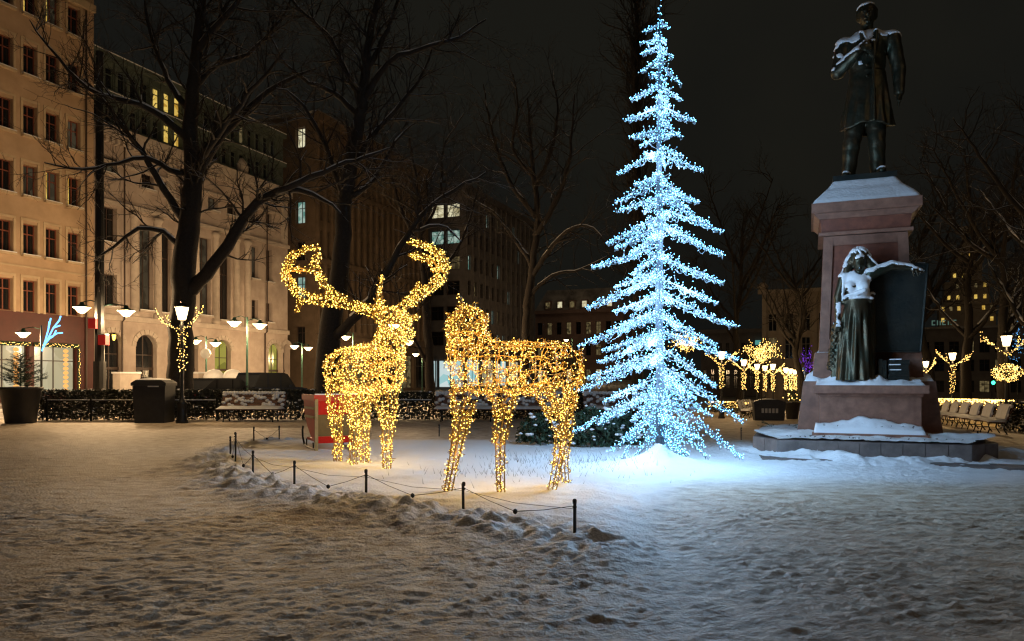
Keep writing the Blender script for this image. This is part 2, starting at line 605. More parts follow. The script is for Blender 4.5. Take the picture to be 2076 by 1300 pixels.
# shovelled bank along the rope fence
lump = .55 + .8 * fbm(GX * 1.7, GY * 1.7, 31, 3) + .9 * np.abs(fbm(GX * 4.2, GY * 4.2, 33, 3)) + .3 * fbm(GX * 9, GY * 9, 35, 2)
dout = np.where(sd < 0, d, -d)
H += np.clip(lump, .05, 2) * (.115 * np.exp(-((dout - .2) / .36) ** 2) + .045 * np.exp(-((dout - .7) / .35) ** 2)) * sstep(1.5, .6, GX - .4 * 0)
for k in range(420):                                # loose clods on and beside the bank
    s = fr.uniform(0, len(BANK) - 1.001)
    a, b = BANK[int(s)], BANK[int(s) + 1]
    c = a.lerp(b, s % 1)
    fx, fy, rr = c.x + fr.normal(.03, .22), c.y + fr.normal(-.13, .17), .035 + .10 * fr.random() ** 2.2
    i0, i1 = np.searchsorted(gxs, (fx - rr, fx + rr))
    j0, j1 = np.searchsorted(gys, (fy - rr, fy + rr))
    if i1 - i0 < 2 or j1 - j0 < 2: continue
    an, el = fr.uniform(0, math.pi), fr.uniform(.55, 1)
    xx, yy = GX[j0:j1, i0:i1] - fx, GY[j0:j1, i0:i1] - fy
    a_, b_ = xx * math.cos(an) + yy * math.sin(an), (-xx * math.sin(an) + yy * math.cos(an)) / el
    wob = 1 + .45 * fbm(GX[j0:j1, i0:i1] * 11, GY[j0:j1, i0:i1] * 11, 37, 2)
    q = (np.abs(a_) ** 3 + np.abs(b_) ** 3) / rr ** 3 * wob
    H[j0:j1, i0:i1] += rr * fr.uniform(.08, .20) * np.clip(1.2 * (1 - q), 0, 1) * (1 + .35 * fbm(GX[j0:j1, i0:i1] * 16, GY[j0:j1, i0:i1] * 16, 39, 2))
# mound round the foot of the light tree, drifts against the monument
H += (.40 * np.exp(-(dt / .24) ** 1.2) + .11 * np.exp(-((np.hypot((GX - TREE.x) / 1.5, (GY - TREE.y + .25)) / .75) ** 2)))* (1 + .25 * fbm(GX * 3, GY * 3, 41, 3))
dmx, dmy = GX - MON.x, GY - MON.y
dm = np.hypot(dmx, dmy)
H += .19 * np.exp(-((dm - 2.4) / .5) ** 2) * sstep(1.5, -1.0, dmy) * (.7 + .8 * fbm(GX * 2.2, GY * 2.2, 43, 3))
H += .05 * np.abs(fbm(GX * 5, GY * 5, 47, 3)) * np.exp(-((dm - 3.0) / .9) ** 2)
H -= .10 * sstep(27.8, 29.0, GY) * sstep(4, 2, GX)
nY, nX = GX.shape
gv = np.stack([GX, GY, H], -1).reshape(-1, 3)
ix = np.arange(nY * nX).reshape(nY, nX)
gf = np.stack([ix[:-1, :-1], ix[:-1, 1:], ix[1:, 1:], ix[1:, :-1]], -1).reshape(-1, 4)
gmat = mat('plaza_snow', (.80, .81, .83), .62, bump=.55, bscale=34)
t = gmat.node_tree
bs = t.nodes['Principled BSDF']
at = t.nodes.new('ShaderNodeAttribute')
at.attribute_name = 'tread_and_wash'
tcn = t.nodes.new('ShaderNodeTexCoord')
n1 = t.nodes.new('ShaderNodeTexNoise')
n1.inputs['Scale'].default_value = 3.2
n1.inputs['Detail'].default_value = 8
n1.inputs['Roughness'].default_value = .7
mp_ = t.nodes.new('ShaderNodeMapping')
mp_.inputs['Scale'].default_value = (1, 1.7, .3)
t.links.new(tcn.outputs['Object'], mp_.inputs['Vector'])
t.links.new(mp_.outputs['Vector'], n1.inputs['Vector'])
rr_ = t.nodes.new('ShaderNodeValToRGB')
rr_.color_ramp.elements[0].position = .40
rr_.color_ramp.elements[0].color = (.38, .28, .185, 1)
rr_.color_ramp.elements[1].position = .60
rr_.color_ramp.elements[1].color = (.70, .62, .51, 1)  # sandy trampled snow, browned further to temper the tree's blue light
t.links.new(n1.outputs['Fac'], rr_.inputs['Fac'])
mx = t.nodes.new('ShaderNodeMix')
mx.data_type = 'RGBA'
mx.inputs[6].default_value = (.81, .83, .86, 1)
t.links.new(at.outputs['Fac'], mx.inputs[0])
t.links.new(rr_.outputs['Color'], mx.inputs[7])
gr_ = t.nodes.new('ShaderNodeTexNoise')             # scattered sanding grit
gr_.inputs['Scale'].default_value = 55
gr_.inputs['Detail'].default_value = 3
gm_ = t.nodes.new('ShaderNodeMapRange')
gm_.inputs[1].default_value = .66
gm_.inputs[2].default_value = .74
gm_.inputs[3].default_value = 0
gm_.inputs[4].default_value = .55
gmul = t.nodes.new('ShaderNodeMath')
gmul.operation = 'MULTIPLY'
mx2 = t.nodes.new('ShaderNodeMix')
mx2.data_type = 'RGBA'
mx2.inputs[7].default_value = (.16, .11, .07, 1)
t.links.new(tcn.outputs['Object'], gr_.inputs['Vector'])
t.links.new(gr_.outputs['Fac'], gm_.inputs[0])
t.links.new(gm_.outputs[0], gmul.inputs[0])
t.links.new(at.outputs['Fac'], gmul.inputs[1])
t.links.new(gmul.outputs[0], mx2.inputs[0])
t.links.new(mx.outputs[2], mx2.inputs[6])
t.links.new(mx2.outputs[2], bs.inputs['Base Color'])
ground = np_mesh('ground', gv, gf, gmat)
tag(ground, 'trampled snow covering the square with clean snow around the light figures', kind='structure')
ca = ground.data.attributes.new('tread_and_wash', 'FLOAT', 'POINT')
tread_wash = np.clip(1 - calm - .75 * np.exp(-((dout - .25) / .5) ** 2) - .8 * np.exp(-((dm - 2.3) / .6) ** 2) - .85 * sstep(9.6, 11.8, GY + .25 * fbm(GX, GY, 81, 2)) * sstep(1.5, 3, GX) * sstep(18, 15.5, GY), 0, 1)  # trampling; paler stretch toward the monument stands in for the tree's light wash
ca.data.foreach_set('value', tread_wash.ravel().astype(np.float32))
from bisect import bisect_right
def hz(X, Y):
    """height of the modelled snow surface"""
    i = min(max(bisect_right(gxs, X) - 1, 0), nX - 2)
    j = min(max(bisect_right(gys, Y) - 1, 0), nY - 2)
    return float(H[j, i])

# ------------------------------------------------------------------ the street on the left
UX, UY = .372, .928                                 # street direction; the houses stand along it
FA = Vector((-29, 42, 0))
ST_RZ = math.atan2(UY, UX)
def p2t(x):
    r = (x - CX) / F
    return (r * FA.y - FA.x) / (UX - UY * r)
def fac(x, y, t=None):
    """pixel -> (distance along the street front, height)"""
    t = p2t(x) if t is None else t
    Y = FA.y + UY * t
    return p2t(x), CAMZ + (HZ - y) * Y / F
def street_pt(t, s=0, z=0):
    return Vector((FA.x + UX * t - UY * s, FA.y + UY * t + UX * s, z))

rd = empty('street', street_pt(0), ST_RZ, 'snow covered street with kerbs along the house fronts', kind='structure')
MB().bb(-60, 140, -15.2, -5.02, -.3, .004).build('road', M['street_snow'], rd)
MB().bb(-60, 140, -5, -.004, -.3, .13).build('pavement', M['street_snow'], rd)
for k in range(50):
    MB().bb(-25 + k * 2.5, -25 + k * 2.5 + 2.47, -5.2, -5.01, -.2, .15).build('kerb_stone', M['granite_grey'], rd)
ridge = MB()
for k in range(150):                                # ploughed snow along the park edge of the street
    tt = 8 + k * .62
    ridge.blob((tt, -15.6 + random.uniform(-.3, .3), .1), random.uniform(.4, .8), random.uniform(.35, .6), random.uniform(.25, .55))
ridge.build('snow_ridge', M['snow'], rd, True)

# ------------------------------------------------------------------ building kit
WCACHE = {}
def wmesh(kind, w, h, mt, bars=1):
    k = (kind, round(w, 2), round(h, 2), mt.name, bars)
    if k in WCACHE: return WCACHE[k]
    m = MB()
    if kind == 'frame':
        b = .06 if w < 1.4 else .09
        m.bb(-w / 2, -w / 2 + b, -.05, .03, 0, h).bb(w / 2 - b, w / 2, -.05, .03, 0, h)
        m.bb(-w / 2 + b, w / 2 - b, -.05, .03, 0, b).bb(-w / 2 + b, w / 2 - b, -.05, .03, h - b, h)
        for i in range(bars):
            x = -w / 2 + w * (i + 1) / (bars + 1)
            m.bb(x - .03, x + .03, -.045, .025, b, h - b)
        m.bb(-w / 2 + b, w / 2 - b, -.043, .023, h * .68 - .03, h * .68 + .03)
    elif kind == 'pane':
        m.bb(-w / 2 + .02, w / 2 - .02, 0, .02, .02, h - .02)
    elif kind == 'sill':
        m.bb(-w / 2 - .12, w / 2 + .12, -.22, .12, -.12, -.002)
    elif kind == 'snow':
        m.bb(-w / 2 - .11, w / 2 + .11, -.21, -.01, .0, .05)
    WCACHE[k] = m.mesh(kind, mt)
    return WCACHE[k]

def window(root, x, z, w, h, dep, pane, frame, sill=None, bars=1, end=False, y0=0.):
    loc = (y0 + dep - .04, x, z) if end else (x, y0 + dep - .04, z)
    rz = -math.pi / 2 if end else 0
    o = link_mesh('window', wmesh('frame', w, h, frame, bars), root, loc, rz)
    p = link_mesh('pane', wmesh('pane', w, h, pane), o)
    if sill:
        link_mesh('sill', wmesh('sill', w, h, sill), o, (0, -dep + .04, 0))
        link_mesh('sill_snow', wmesh('snow', w, h, M['snow']), o, (0, -dep + .04, 0))
    return o

def wall_open(m, x0, x1, z0, z1, ops, dep, end=False, y0=0.):
    """a wall skin from (x0,z0) to (x1,z1) with rectangular openings and their reveals"""
    mp = (lambda a, d, z: (y0 + d, a, z)) if end else (lambda a, d, z: (a, y0 + d, z))
    xs = sorted({x0, x1} | {min(max(v, x0), x1) for o in ops for v in o[:2]})
    zs = sorted({z0, z1} | {min(max(v, z0), z1) for o in ops for v in o[2:4]})
    for a, b in zip(xs[:-1], xs[1:]):
        run = None
        for c, e in zip(zs[:-1], zs[1:]):
            cx, cz = (a + b) / 2, (c + e) / 2
            hole = any(o[0] < cx < o[1] and o[2] < cz < o[3] for o in ops)
            if hole:
                if run: m.poly([mp(a, 0, run[0]), mp(b, 0, run[0]), mp(b, 0, run[1]), mp(a, 0, run[1])])
                run = None
            else:
                run = (run[0] if run else c, e)
        if run: m.poly([mp(a, 0, run[0]), mp(b, 0, run[0]), mp(b, 0, run[1]), mp(a, 0, run[1])])
    for o in ops:
        a, b, c, e = o[:4]
        m.poly([mp(a, 0, c), mp(a, dep, c), mp(a, dep, e), mp(a, 0, e)])
        m.poly([mp(b, 0, c), mp(b, 0, e), mp(b, dep, e), mp(b, dep, c)])
        m.poly([mp(a, 0, c), mp(b, 0, c), mp(b, dep, c), mp(a, dep, c)])
        m.poly([mp(a, 0, e), mp(a, dep, e), mp(b, dep, e), mp(b, 0, e)])

def box_rest(m, x0, x1, z0, z1, depth, left=True, y0=0.):
    if left: m.poly([(x0, y0, z0), (x0, depth, z0), (x0, depth, z1), (x0, y0, z1)])
    m.poly([(x1, y0, z0), (x1, y0, z1), (x1, depth, z1), (x1, depth, z0)])
    m.poly([(x0, depth, z0), (x1, depth, z0), (x1, depth, z1), (x0, depth, z1)])
    m.poly([(x0, y0, z1), (x1, y0, z1), (x1, depth, z1), (x0, depth, z1)])

def inner_dark(m, x0, x1, z0, z1, dep, depth=6):
    """floor slabs' darkness behind the glass: a back wall of the rooms"""
    m.bb(x0 + .3, x1 - .3, dep + .5, dep + .6, z0, z1)

# --- house 1: warm plaster house with a shop, left edge
T1 = p2t(190)
b1 = empty('plaster_house', street_pt(-16), ST_RZ, 'tall warm plaster house with deep-set windows above a red shop front', 'building')
o1 = 16.0
cols = [p2t(x) + o1 for x in (11, 61, 106, 150)]
sp = (cols[3] - cols[0]) / 3
cols = [cols[0] - sp * k for k in range(8, 0, -1)] + cols
sills = [8.75, 12.2, 15.75, 19.3, 22.85, 26.4]
ops = []
for ci, x in enumerate(cols):
    ops.append((x - .42, x + .42, 5.42, 7.28))
    for z in sills: ops.append((x - .42, x + .42, z, z + 1.85))
m = MB()
wall_open(m, 0, T1 + o1, 5.4, 31, ops, .34)
box_rest(m, 0, T1 + o1, 5.4, 31, 14)
m.build('wall', M['plaster'], b1)
random.seed(3)
for ci, x in enumerate(cols):
    window(b1, x, 5.44, .84, 1.84, .34, M['pane'], M['frame_red'], None)
    for ri, z in enumerate(sills):
        lit = (ci == 10 and ri in (1, 4)) or (ci == 9 and ri == 4) or (ci == 11 and ri == 1)
        wo = window(b1, x, z, .84, 1.85, .34, M['lit_faint'] if random.random() < .35 else M['pane'], M['frame_red'], M['plaster_trim'])
        if lit:
            MB().bb(-.38, -.14, -.02, -.005, .06, 1.78).build('curtain_gap', M['lit_yellow'], wo)
for z in (8.0,):
    MB().bb(0, T1 + o1, -.05, 0, z, z + .1).build('string_course', M['plaster_trim'], b1)
MB().bb(0, T1 + o1, -.22, 0, 24.9, 25.35).build('cornice', M['plaster_trim'], b1)
for x in cols:                                      # raised surrounds
    for z in [5.42] + sills:
        MB().bb(x - .58, x - .44, -.04, 0, z - .05, z + 2.0).bb(x + .44, x + .58, -.04, 0, z - .05, z + 2.0).bb(x - .58, x + .58, -.04, 0, z + 2.01, z + 2.15).build('window_surround', M['plaster_trim'], b1)
# shop front
xr = p2t(163) + o1
fr_ = MB()
wall_open(fr_, 0, T1 + o1, .1, 5.4, [(xr - 9.2, xr - 6.4, .55, 3.55), (xr - 6.1, xr - 3.3, .55, 3.55), (xr - 3.0, xr - .2, .55, 3.55)], .4, y0=-.02)
fr_.build('shop_fascia', M['red_fascia'], b1)
for a in (9.2, 6.1, 3.0):
    x = xr - a + 1.4
    w = window(b1, x, .56, 2.8, 2.98, .36, M['lit_shop'], M['frame_dark'], None, bars=1)
    bead = MB()
    for k in range(10):
        bead.lathe([(.04, -.12), (.13, -.06), (.15, 0), (.13, .06), (.04, .12)], (.75, -.13, .22 + k * .27), 8)
    bead.build('hanging_ornament', M['orange_bulb'], w, True)
    gl = MB()
    pts = []
    for k in range(160):
        gx_ = -1.42 + 2.84 * k / 160
        gl.bb(gx_ - .06, gx_ + .06, -.46, -.36, 2.92 + random.uniform(-.08, .02), 3.06 + random.uniform(-.02, .05))
        if k % 4 == 0: pts.append((gx_, -.49, 2.95 + random.uniform(-.08, .1)))
    if a == 3.0:
        for k in range(60):
            gl.bb(1.36, 1.48, -.46, -.36, k * .048, k * .048 + .07)
            if k % 2 == 0: pts.append((1.42 + random.uniform(-.06, .06), -.49, k * .048))
    g = gl.build('garland', M['needle'], w)
    bulbs('garland_lights', pts, .022, M['led_street'], g)

for x in (cols[-1] + .75, cols[-4] - .73):
    MB().tube([(x, -.12, .1), (x, -.12, 24.8)], .06, 6).build('downpipe', M['frame_dark'], b1)
# --- house 2: pale limestone bank with arches, pilasters and a green glazed attic
T2a, T2b = T1 + .05, p2t(583)
b2 = empty('limestone_house', street_pt(T2a), ST_RZ, 'pale limestone house with arched ground floor, pilasters and green attic', 'building')
L2 = T2b - T2a
ops = []
wins = []
def w2(x, w, y0_, y1_, pane=None, bars=1, sill=True):
    xx, za = fac(x, y1_)
    zb = fac(x, y0_)[1]
    xx -= T2a
    ops.append((xx - w / 2, xx + w / 2, za, zb))
    wins.append((xx, za, w, zb - za, pane or (M['lit_faint'] if random.random() < .3 else M['pane']), bars, sill))
for y0_, y1_ in ((318, 352), (420, 492), (556, 622)): w2(224, 1.0, y0_, y1_)
for x, ya, yb in ((297, 455, 630), (335, 470, 635), (416, 482, 640), (457, 512, 650)): w2(x, 1.15, ya, yb, bars=1)
for x in (517, 546):
    k = (x - 517) * .22
    w2(x, .8, 426 + k, 458 + k)
    w2(x, .8, 500 + k, 566 + k)
    w2(x, .8, 608 + k, 648 + k)
for x, ya, yb in ((300, 352, 385), (345, 372, 402), (432, 400, 428), (470, 412, 438)): w2(x, 1.0, ya, yb)
arch = []
for x, wd, pane in ((228, 1.5, None), (297, 1.75, None), (385, 1.6, None), (452, 1.7, 'lit_lime'), (557, 1.6, 'lit_lime'), (603 - 22, .9, None)):
    xx = p2t(x) - T2a
    zt = 4.55
    arch.append((xx, wd, zt, pane))
    ops.append((xx - wd / 2, xx + wd / 2, .15, zt))
m = MB()
ztop = 18.0
wall_open(m, 0, L2, .1, ztop, ops, .45)
box_rest(m, 0, L2, .1, ztop, 15)
m.build('wall', M['limestone'], b2)
for xx, za, w, h, pn, br, sl in wins:
    window(b2, xx, za + .002, w - .004, h - .004, .45, pn, M['frame_dark'], M['limestone_trim'] if sl else None, br)
for xx, wd, zt, pane in arch:
    r = wd / 2
    for sg in (-1, 1):                              # spandrel stones close the opening into an arch
        pl = [(xx + sg * r, zt)] + [(xx + sg * r * math.cos(a), zt - r + r * math.sin(a)) for a in np.linspace(0, math.pi / 2, 8)]
        MB().prism(pl, .003, .44, 'y').build('arch_stone', M['limestone_trim'], b2)
    n = 9
    for k in range(n):                              # voussoirs
        a0, a1 = math.pi * k / n + .02, math.pi * (k + 1) / n - .02
        pl = [(xx + q * math.cos(a), zt - r + q * math.sin(a)) for q, a in ((r + .02, a0), (r + .34, a0), (r + .34, a1), (r + .02, a1))]
        MB().prism(pl, -.06, -.002, 'y').build('arch_stone', M['limestone_trim'], b2)
    w = window(b2, xx, .2, wd - .01, zt - .22, .44, M[pane] if pane else M['pane'], M['frame_dark'], None, bars=1)
    MB().bb(-wd / 2, wd / 2, -.08, .02, 1.9, 2.08).build('transom', M['frame_dark'], w)
for z, h, p in ((5.35, .35, .22), (12.9, .28, .25), (17.3, .7, .55), (15.6, .18, .2)):
    MB().bb(0, L2, -p, -.003, z, z + h).build('cornice', M['limestone_trim'], b2)
dn = MB()
for k in range(int(L2 / .42)):
    dn.bb(.1 + k * .42, .32 + k * .42, -.42, -.004, 16.9, 17.28)
tag(dn.build('dentil_row', M['limestone_trim'], b2), kind='stuff')
for x in (270, 318, 372, 395, 436, 478, 500):
    xx = p2t(x) - T2a
    c = MB().lathe([(.34, 0), (.34, .25), (.28, .3), (.27, 3), (.24, 6.6), (.34, 6.75), (.38, 7.0)], (xx, -.1, 5.72), 12)
    c.build('pilaster', M['limestone_trim'], b2, True)
for x in (345, 498, 575):
    xx = p2t(x) - T2a
    MB().bb(xx - .35, xx + .35, -.16, -.003, 13.2, 17.29).build('pier', M['limestone_trim'], b2)
MB().lathe([(.3, 0), (.5, .3), (.55, .8), (.35, 1.2), (.12, 1.5)], (p2t(498) - T2a, .4, 18), 10).build('urn', M['limestone_trim'], b2, True)
for k in range(26):                                 # course lines of the rusticated base
    MB().bb(0, L2, -.035, -.002, .5 + k * 0 + (k % 8) * .6, .9 + (k % 8) * .6 + .12) if False else None
for x in (245, 360, 535):
    xx = p2t(x) - T2a
    MB().tube([(xx, -.14, .1), (xx, -.14, 5.3), (xx, -.34, 5.45), (xx, -.34, 17.0)], .06, 6).build('downpipe', M['frame_dark'], b2)
# green attic storey, two bands of windows
ops = []
za, zb, zc, zd = 18.55, 19.85, 20.75, 22.15
na = int(L2 / .95)
for k in range(na):
    x = .55 + k * .95
    ops.append((x - .31, x + .31, za, zb))
    ops.append((x - .31, x + .31, zc, zd))
m = MB()
wall_open(m, 0, L2, 18.002, 22.9, ops, .22, y0=.5)
box_rest(m, 0, L2, 18.002, 22.9, 14.9, y0=.5)
att = m.build('attic', M['copper_green'], b2)
lit_cols = {round((p2t(x) - T2a - .55) / .95) for x in (334, 355, 372)}
lit_lo = {round((p2t(x) - T2a - .55) / .95) for x in (347, 365)}
dimc = {round((p2t(x) - T2a - .55) / .95) for x in (496,)}
for k in range(na):
    x = .55 + k * .95
    window(att, x, zc + .002, .615, zd - zc - .004, .22, M['lit_yellow'] if k in lit_cols else (M['lit_dim'] if k in dimc else M['pane']), M['copper_green'], None, 0, y0=.5)
    window(att, x, za + .002, .615, zb - za - .004, .22, M['lit_yellow'] if k in lit_lo else M['pane'], M['copper_green'], None, 0, y0=.5)
    MB().bb(x + .36, x + .59, .42, .497, 18.1, 22.6).build('mullion', M['copper_green'], att)
MB().bb(0, L2, .1, .497, 20.1, 20.4).build('ledge', M['copper_green'], att)
MB().bb(0, L2, .1, .497, 22.62, 22.95).build('eaves', M['copper_green'], att)
MB().bb(0, L2, .08, .44, 20.402, 20.46).build('snow_strip', M['snow'], att)
MB().bb(0, L2, .08, .44, 22.952, 23.02).build('snow_strip', M['snow'], att)

# --- house 3: brown house with tall vertical fins
T3, T3b = p2t(640), p2t(868)
b3 = empty('fin_front_house', street_pt(T3), ST_RZ, 'tall brown house with close vertical fins and cool lit corner windows', 'building')
L3 = T3b - T3
nf = int(L3 / 1.12)
floors = [(1.2, 4.2), (6.2, 8.7), (9.6, 12.1), (13.0, 15.5), (16.4, 18.9), (20.8, 23.6)]
ops = []
for k in range(nf):
    for za, zb in floors[1:]: ops.append((.32 + k * 1.12, 1.12 + k * 1.12, za, zb))
for k in range(5): ops.append((.6 + k * 4.6, 4.6 + k * 4.6, .4, 4.2))
m = MB()
wall_open(m, 0, L3, .1, 26.2, ops, .4)
eops = [(1.2, 2.3, za, zb) for za, zb in ((4.6, 6.4), (8.9, 11.1), (16.1, 18.2), (23.2, 25.1), (12.6, 14.4))] + [(4.4, 5.5, za, zb) for za, zb in ((8.9, 11.1), (16.1, 18.2), (12.6, 14.4))]
wall_open(m, 0, 15, .1, 26.2, eops, .4, end=True)
box_rest(m, 0, L3, .1, 26.2, 15, left=False)
m.build('wall', M['brown_stone'], b3)
random.seed(11)
for k in range(nf):
    for fi, (za, zb) in enumerate(floors[1:]):
        x = .72 + k * 1.12
        px_ = None
        pn = M['pane']
        if fi == 4 and 1 <= k <= 6: pn = M['lit_dim']
        elif fi == 4 and 8 <= k <= 11: pn = M['lit_dim']
        elif fi == 2 and k in (3, 4, 10, 11, 12): pn = M['lit_dim']
        elif random.random() < .14: pn = M['lit_dim']
        elif random.random() < .25: pn = M['lit_faint']
        window(b3, x, za + .002, .796, zb - za - .004, .4, pn, M['frame_dark'], None, 0)
    MB().bb(.05 + k * 1.12, .29 + k * 1.12, -.30, -.002, 5.9, 25.4).build('fin', M['brown_stone'], b3)
for k in range(5):
    window(b3, 2.6 + k * 4.6, .402, 3.996, 3.796, .4, M['lit_dim'] if k % 2 else M['pane'], M['frame_dark'], None, 3)
for i, (a, b, za, zb) in enumerate(eops):
    pn = M['lit_cream'] if i == 3 else (M['lit_cool'] if i in (1, 2) else M['pane'])
    window(b3, (a + b) / 2, za + .002, b - a - .004, zb - za - .004, .4, pn, M['frame_dark'], None, 1, end=True)
for z in (5.2, 12.35, 19.6):
    MB().bb(0, L3, -.34, -.004, z, z + .45).build('spandrel', M['brown_stone'], b3)
MB().bb(-.3, L3, -.5, -.004, 25.5, 26.3).build('cornice', M['brown_stone'], b3)
MB().bb(-.25, L3, -.45, 15, 26.302, 26.4).build('roof_snow', M['street_snow'], b3)

# --- house 4: dark office house further on
T4, T4b = p2t(944), p2t(1084)
b4 = empty('dark_office_house', street_pt(T4), ST_RZ, 'dark office house with two rows of lit corner windows', 'building')
L4 = T4b - T4
ops, nb = [], int(L4 / 2.0)
rows4 = [6, 9.4, 12.8, 16.2, 19.6, 23.0]
for k in range(nb):
    for z in rows4: ops.append((.5 + k * 2.0, 1.7 + k * 2.0, z, z + 2.0))
for k in range(int(L4 / 5)): ops.append((.5 + k * 5, 4.9 + k * 5, .4, 4.2))
m = MB()
wall_open(m, 0, L4, .1, 27.4, ops, .35)
eops = []
Ye = FA.y + UY * T4
for za in (6, 9.4, 12.8, 16.2, 19.7, 23.3):
    for s in (.9, 3.3, 5.7, 8.1): eops.append((s, s + 2.0, za, za + 1.9))
wall_open(m, 0, 15, .1, 27.4, eops, .35, end=True)
box_rest(m, 0, L4, .1, 27.4, 15, left=False)
m.build('wall', M['dark_stone'], b4)
random.seed(5)
for k in range(nb):
    for z in rows4:
        pn = M['lit_cool'] if random.random() < .10 else (M['lit_dim'] if random.random() < .14 else M['pane'])
        window(b4, 1.1 + k * 2.0, z + .002, 1.196, 1.996, .35, pn, M['frame_dark'], None, 1)
    MB().bb(.06 + k * 2, .36 + k * 2, -.2, -.002, 5.6, 26.6).build('pier', M['dark_stone'], b4)
for i, (a, b, za, zb) in enumerate(eops):
    pn = M['pane']
    if za > 23 and a < 4: pn = M['lit_cream']
    elif za > 19 and a < 4: pn = M['lit_cool']
    elif za > 16 and a < 3: pn = M['lit_dim']
    window(b4, (a + b) / 2, za + .002, b - a - .004, zb - za - .004, .35, pn, M['frame_dark'], None, 1, end=True)
for k in range(int(L4 / 5)):
    window(b4, 2.7 + k * 5, .402, 4.396, 3.796, .35, M['lit_cyan'] if k % 2 == 0 else M['lit_shop'], M['frame_dark'], None, 3)
MB().bb(-.3, L4, -.4, -.004, 26.7, 27.5).build('cornice', M['dark_stone'], b4)
MB().bb(0, L4, -.9, -.004, 4.5, 4.9).build('canopy', M['dark_stone'], b4)
# cool lit shop on the corner of house 4
for s in (.4, 4.4, 8.4):
    MB().bb(-.12, -.004, s, s + 3.6, .4, 3.9).build('shop_window', M['lit_cyan'], b4)
    MB().bb(-.17, -.122, s, s + .15, .3, 4.0).bb(-.17, -.122, s + 1.75, s + 1.85, .3, 4.0).bb(-.17, -.122, s + 3.45, s + 3.6, .3, 4.0).build('shop_frame', M['frame_dark'], b4)

# --- houses that close the views, facing this way
VX, VY = .928, -.372
FRONT_RZ = math.atan2(VY, VX)
def front_house(name, label, x0, x1, Ymid, ytop, matw, nb, rows, lit, sillm=None, roof=None, winw=.5, base=0.):
    c = P((x0 + x1) / 2, 768, Ymid)
    r = (c.x / c.y)
    wpx = (x1 - x0) * Ymid / F / (VX + r * -VY)
    top = CAMZ + (HZ - ytop) * Ymid / F
    b = empty(name, (c.x, c.y, base), FRONT_RZ, label, 'building')
    h = top - base
    bay = wpx / nb
    ops = []
    for i in range(nb):
        for (za, zb) in rows:
            x = -wpx / 2 + bay * (i + .5)
            ops.append((x - bay * winw / 2, x + bay * winw / 2, za * h, zb * h))
    m = MB()
    wall_open(m, -wpx / 2, wpx / 2, 0, h, ops, .4)
    box_rest(m, -wpx / 2, wpx / 2, 0, h, 14)
    m.build('wall', matw, b)
    for i, (a, e, za, zb) in enumerate(ops):
        window(b, (a + e) / 2, za + .002, e - a - .004, zb - za - .004, .4, lit(i // len(rows), i % len(rows)), M['frame_light'] if name == 'theatre_house' else M['frame_dark'], sillm, 1)
    MB().bb(-wpx / 2 - .3, wpx / 2 + .3, -.5, -.004, h - .7, h + .02).build('cornice', matw, b)
    for z in (.30,):
        MB().bb(-wpx / 2, wpx / 2, -.2, -.004, h * z, h * z + .35).build('string_course', matw, b)
    return b, wpx, h
random.seed(21)
b5, w5, h5 = front_house('pink_corner_house', 'pinkish house with snow covered mansard roof closing the street', 1083, 1262, 150, 628, M['pink_stone'], 9,
            [(.05, .22), (.40, .55), (.68, .84)], lambda i, j: M['lit_shop'] if j == 0 and i % 3 == 0 else (M['lit_dim'] if random.random() < .25 else M['pane']))
m = MB()
m.frustum(0, 7.2, h5 + .03, w5 + .2, 14.6, h5 + 4.4, w5 - 4, 10.5)
m.build('mansard_roof', M['street_snow'], b5)
for k in range(6):
    d_ = MB().bb(-w5 / 2 + 2.2 + k * 2.6, -w5 / 2 + 3.5 + k * 2.6, -.2, 1.5, h5 + .2, h5 + 2.0).build('dormer', M['pink_stone'], b5)
    MB().bb(-w5 / 2 + 2.4 + k * 2.6, -w5 / 2 + 3.3 + k * 2.6, -.26, -.202, h5 + .5, h5 + 1.7).build('pane', M['lit_cream'] if k % 2 else M['lit_dim'], d_)
b6, w6, h6 = front_house('theatre_house', 'tan classical house with tall windows left of the monument', 1548, 1720, 110, 590, M['tan_stone'], 5,
            [(.10, .30), (.38, .58), (.64, .80)], lambda i, j: M['lit_dim'] if random.random() < .12 else M['pane'], base=-1.7)
for k in range(6):
    x = -w6 / 2 + (w6 / 5) * k
    MB().bb(x - .32, x + .32, -.34, -.003, .4, h6 - .72).build('pilaster', M['tan_stone'], b6)
MB().bb(-w6 / 2 - .9, w6 / 2 + .9, -1.0, -.505, h6 - .3, h6 + .3).build('eaves', M['tan_stone'], b6)
MB().lathe([(.5, 0), (.9, .6), (.3, 1.2)], (-w6 / 2 - .2, -.4, h6 + .3), 8).build('urn', M['tan_stone'], b6, True)
b6b, w6b, h6b = front_house('low_far_house', 'low dark far house with small green lit lettering', 1420, 1546, 135, 668, M['dark_stone'], 8,
            [(.12, .4), (.55, .8)], lambda i, j: M['pane'], base=-1.7)
for k in range(4):
    MB().bb(6.4 + k * 1.5 - w6b / 2 + 3.2, 7.3 + k * 1.5 - w6b / 2 + 3.2, -.62, -.51, h6b - 2.9, h6b - 2.1).build('sign_letter', emitter('sign_dim', (.2, .8, .75), .35) if k == 0 else bpy.data.materials['sign_dim'], b6b)
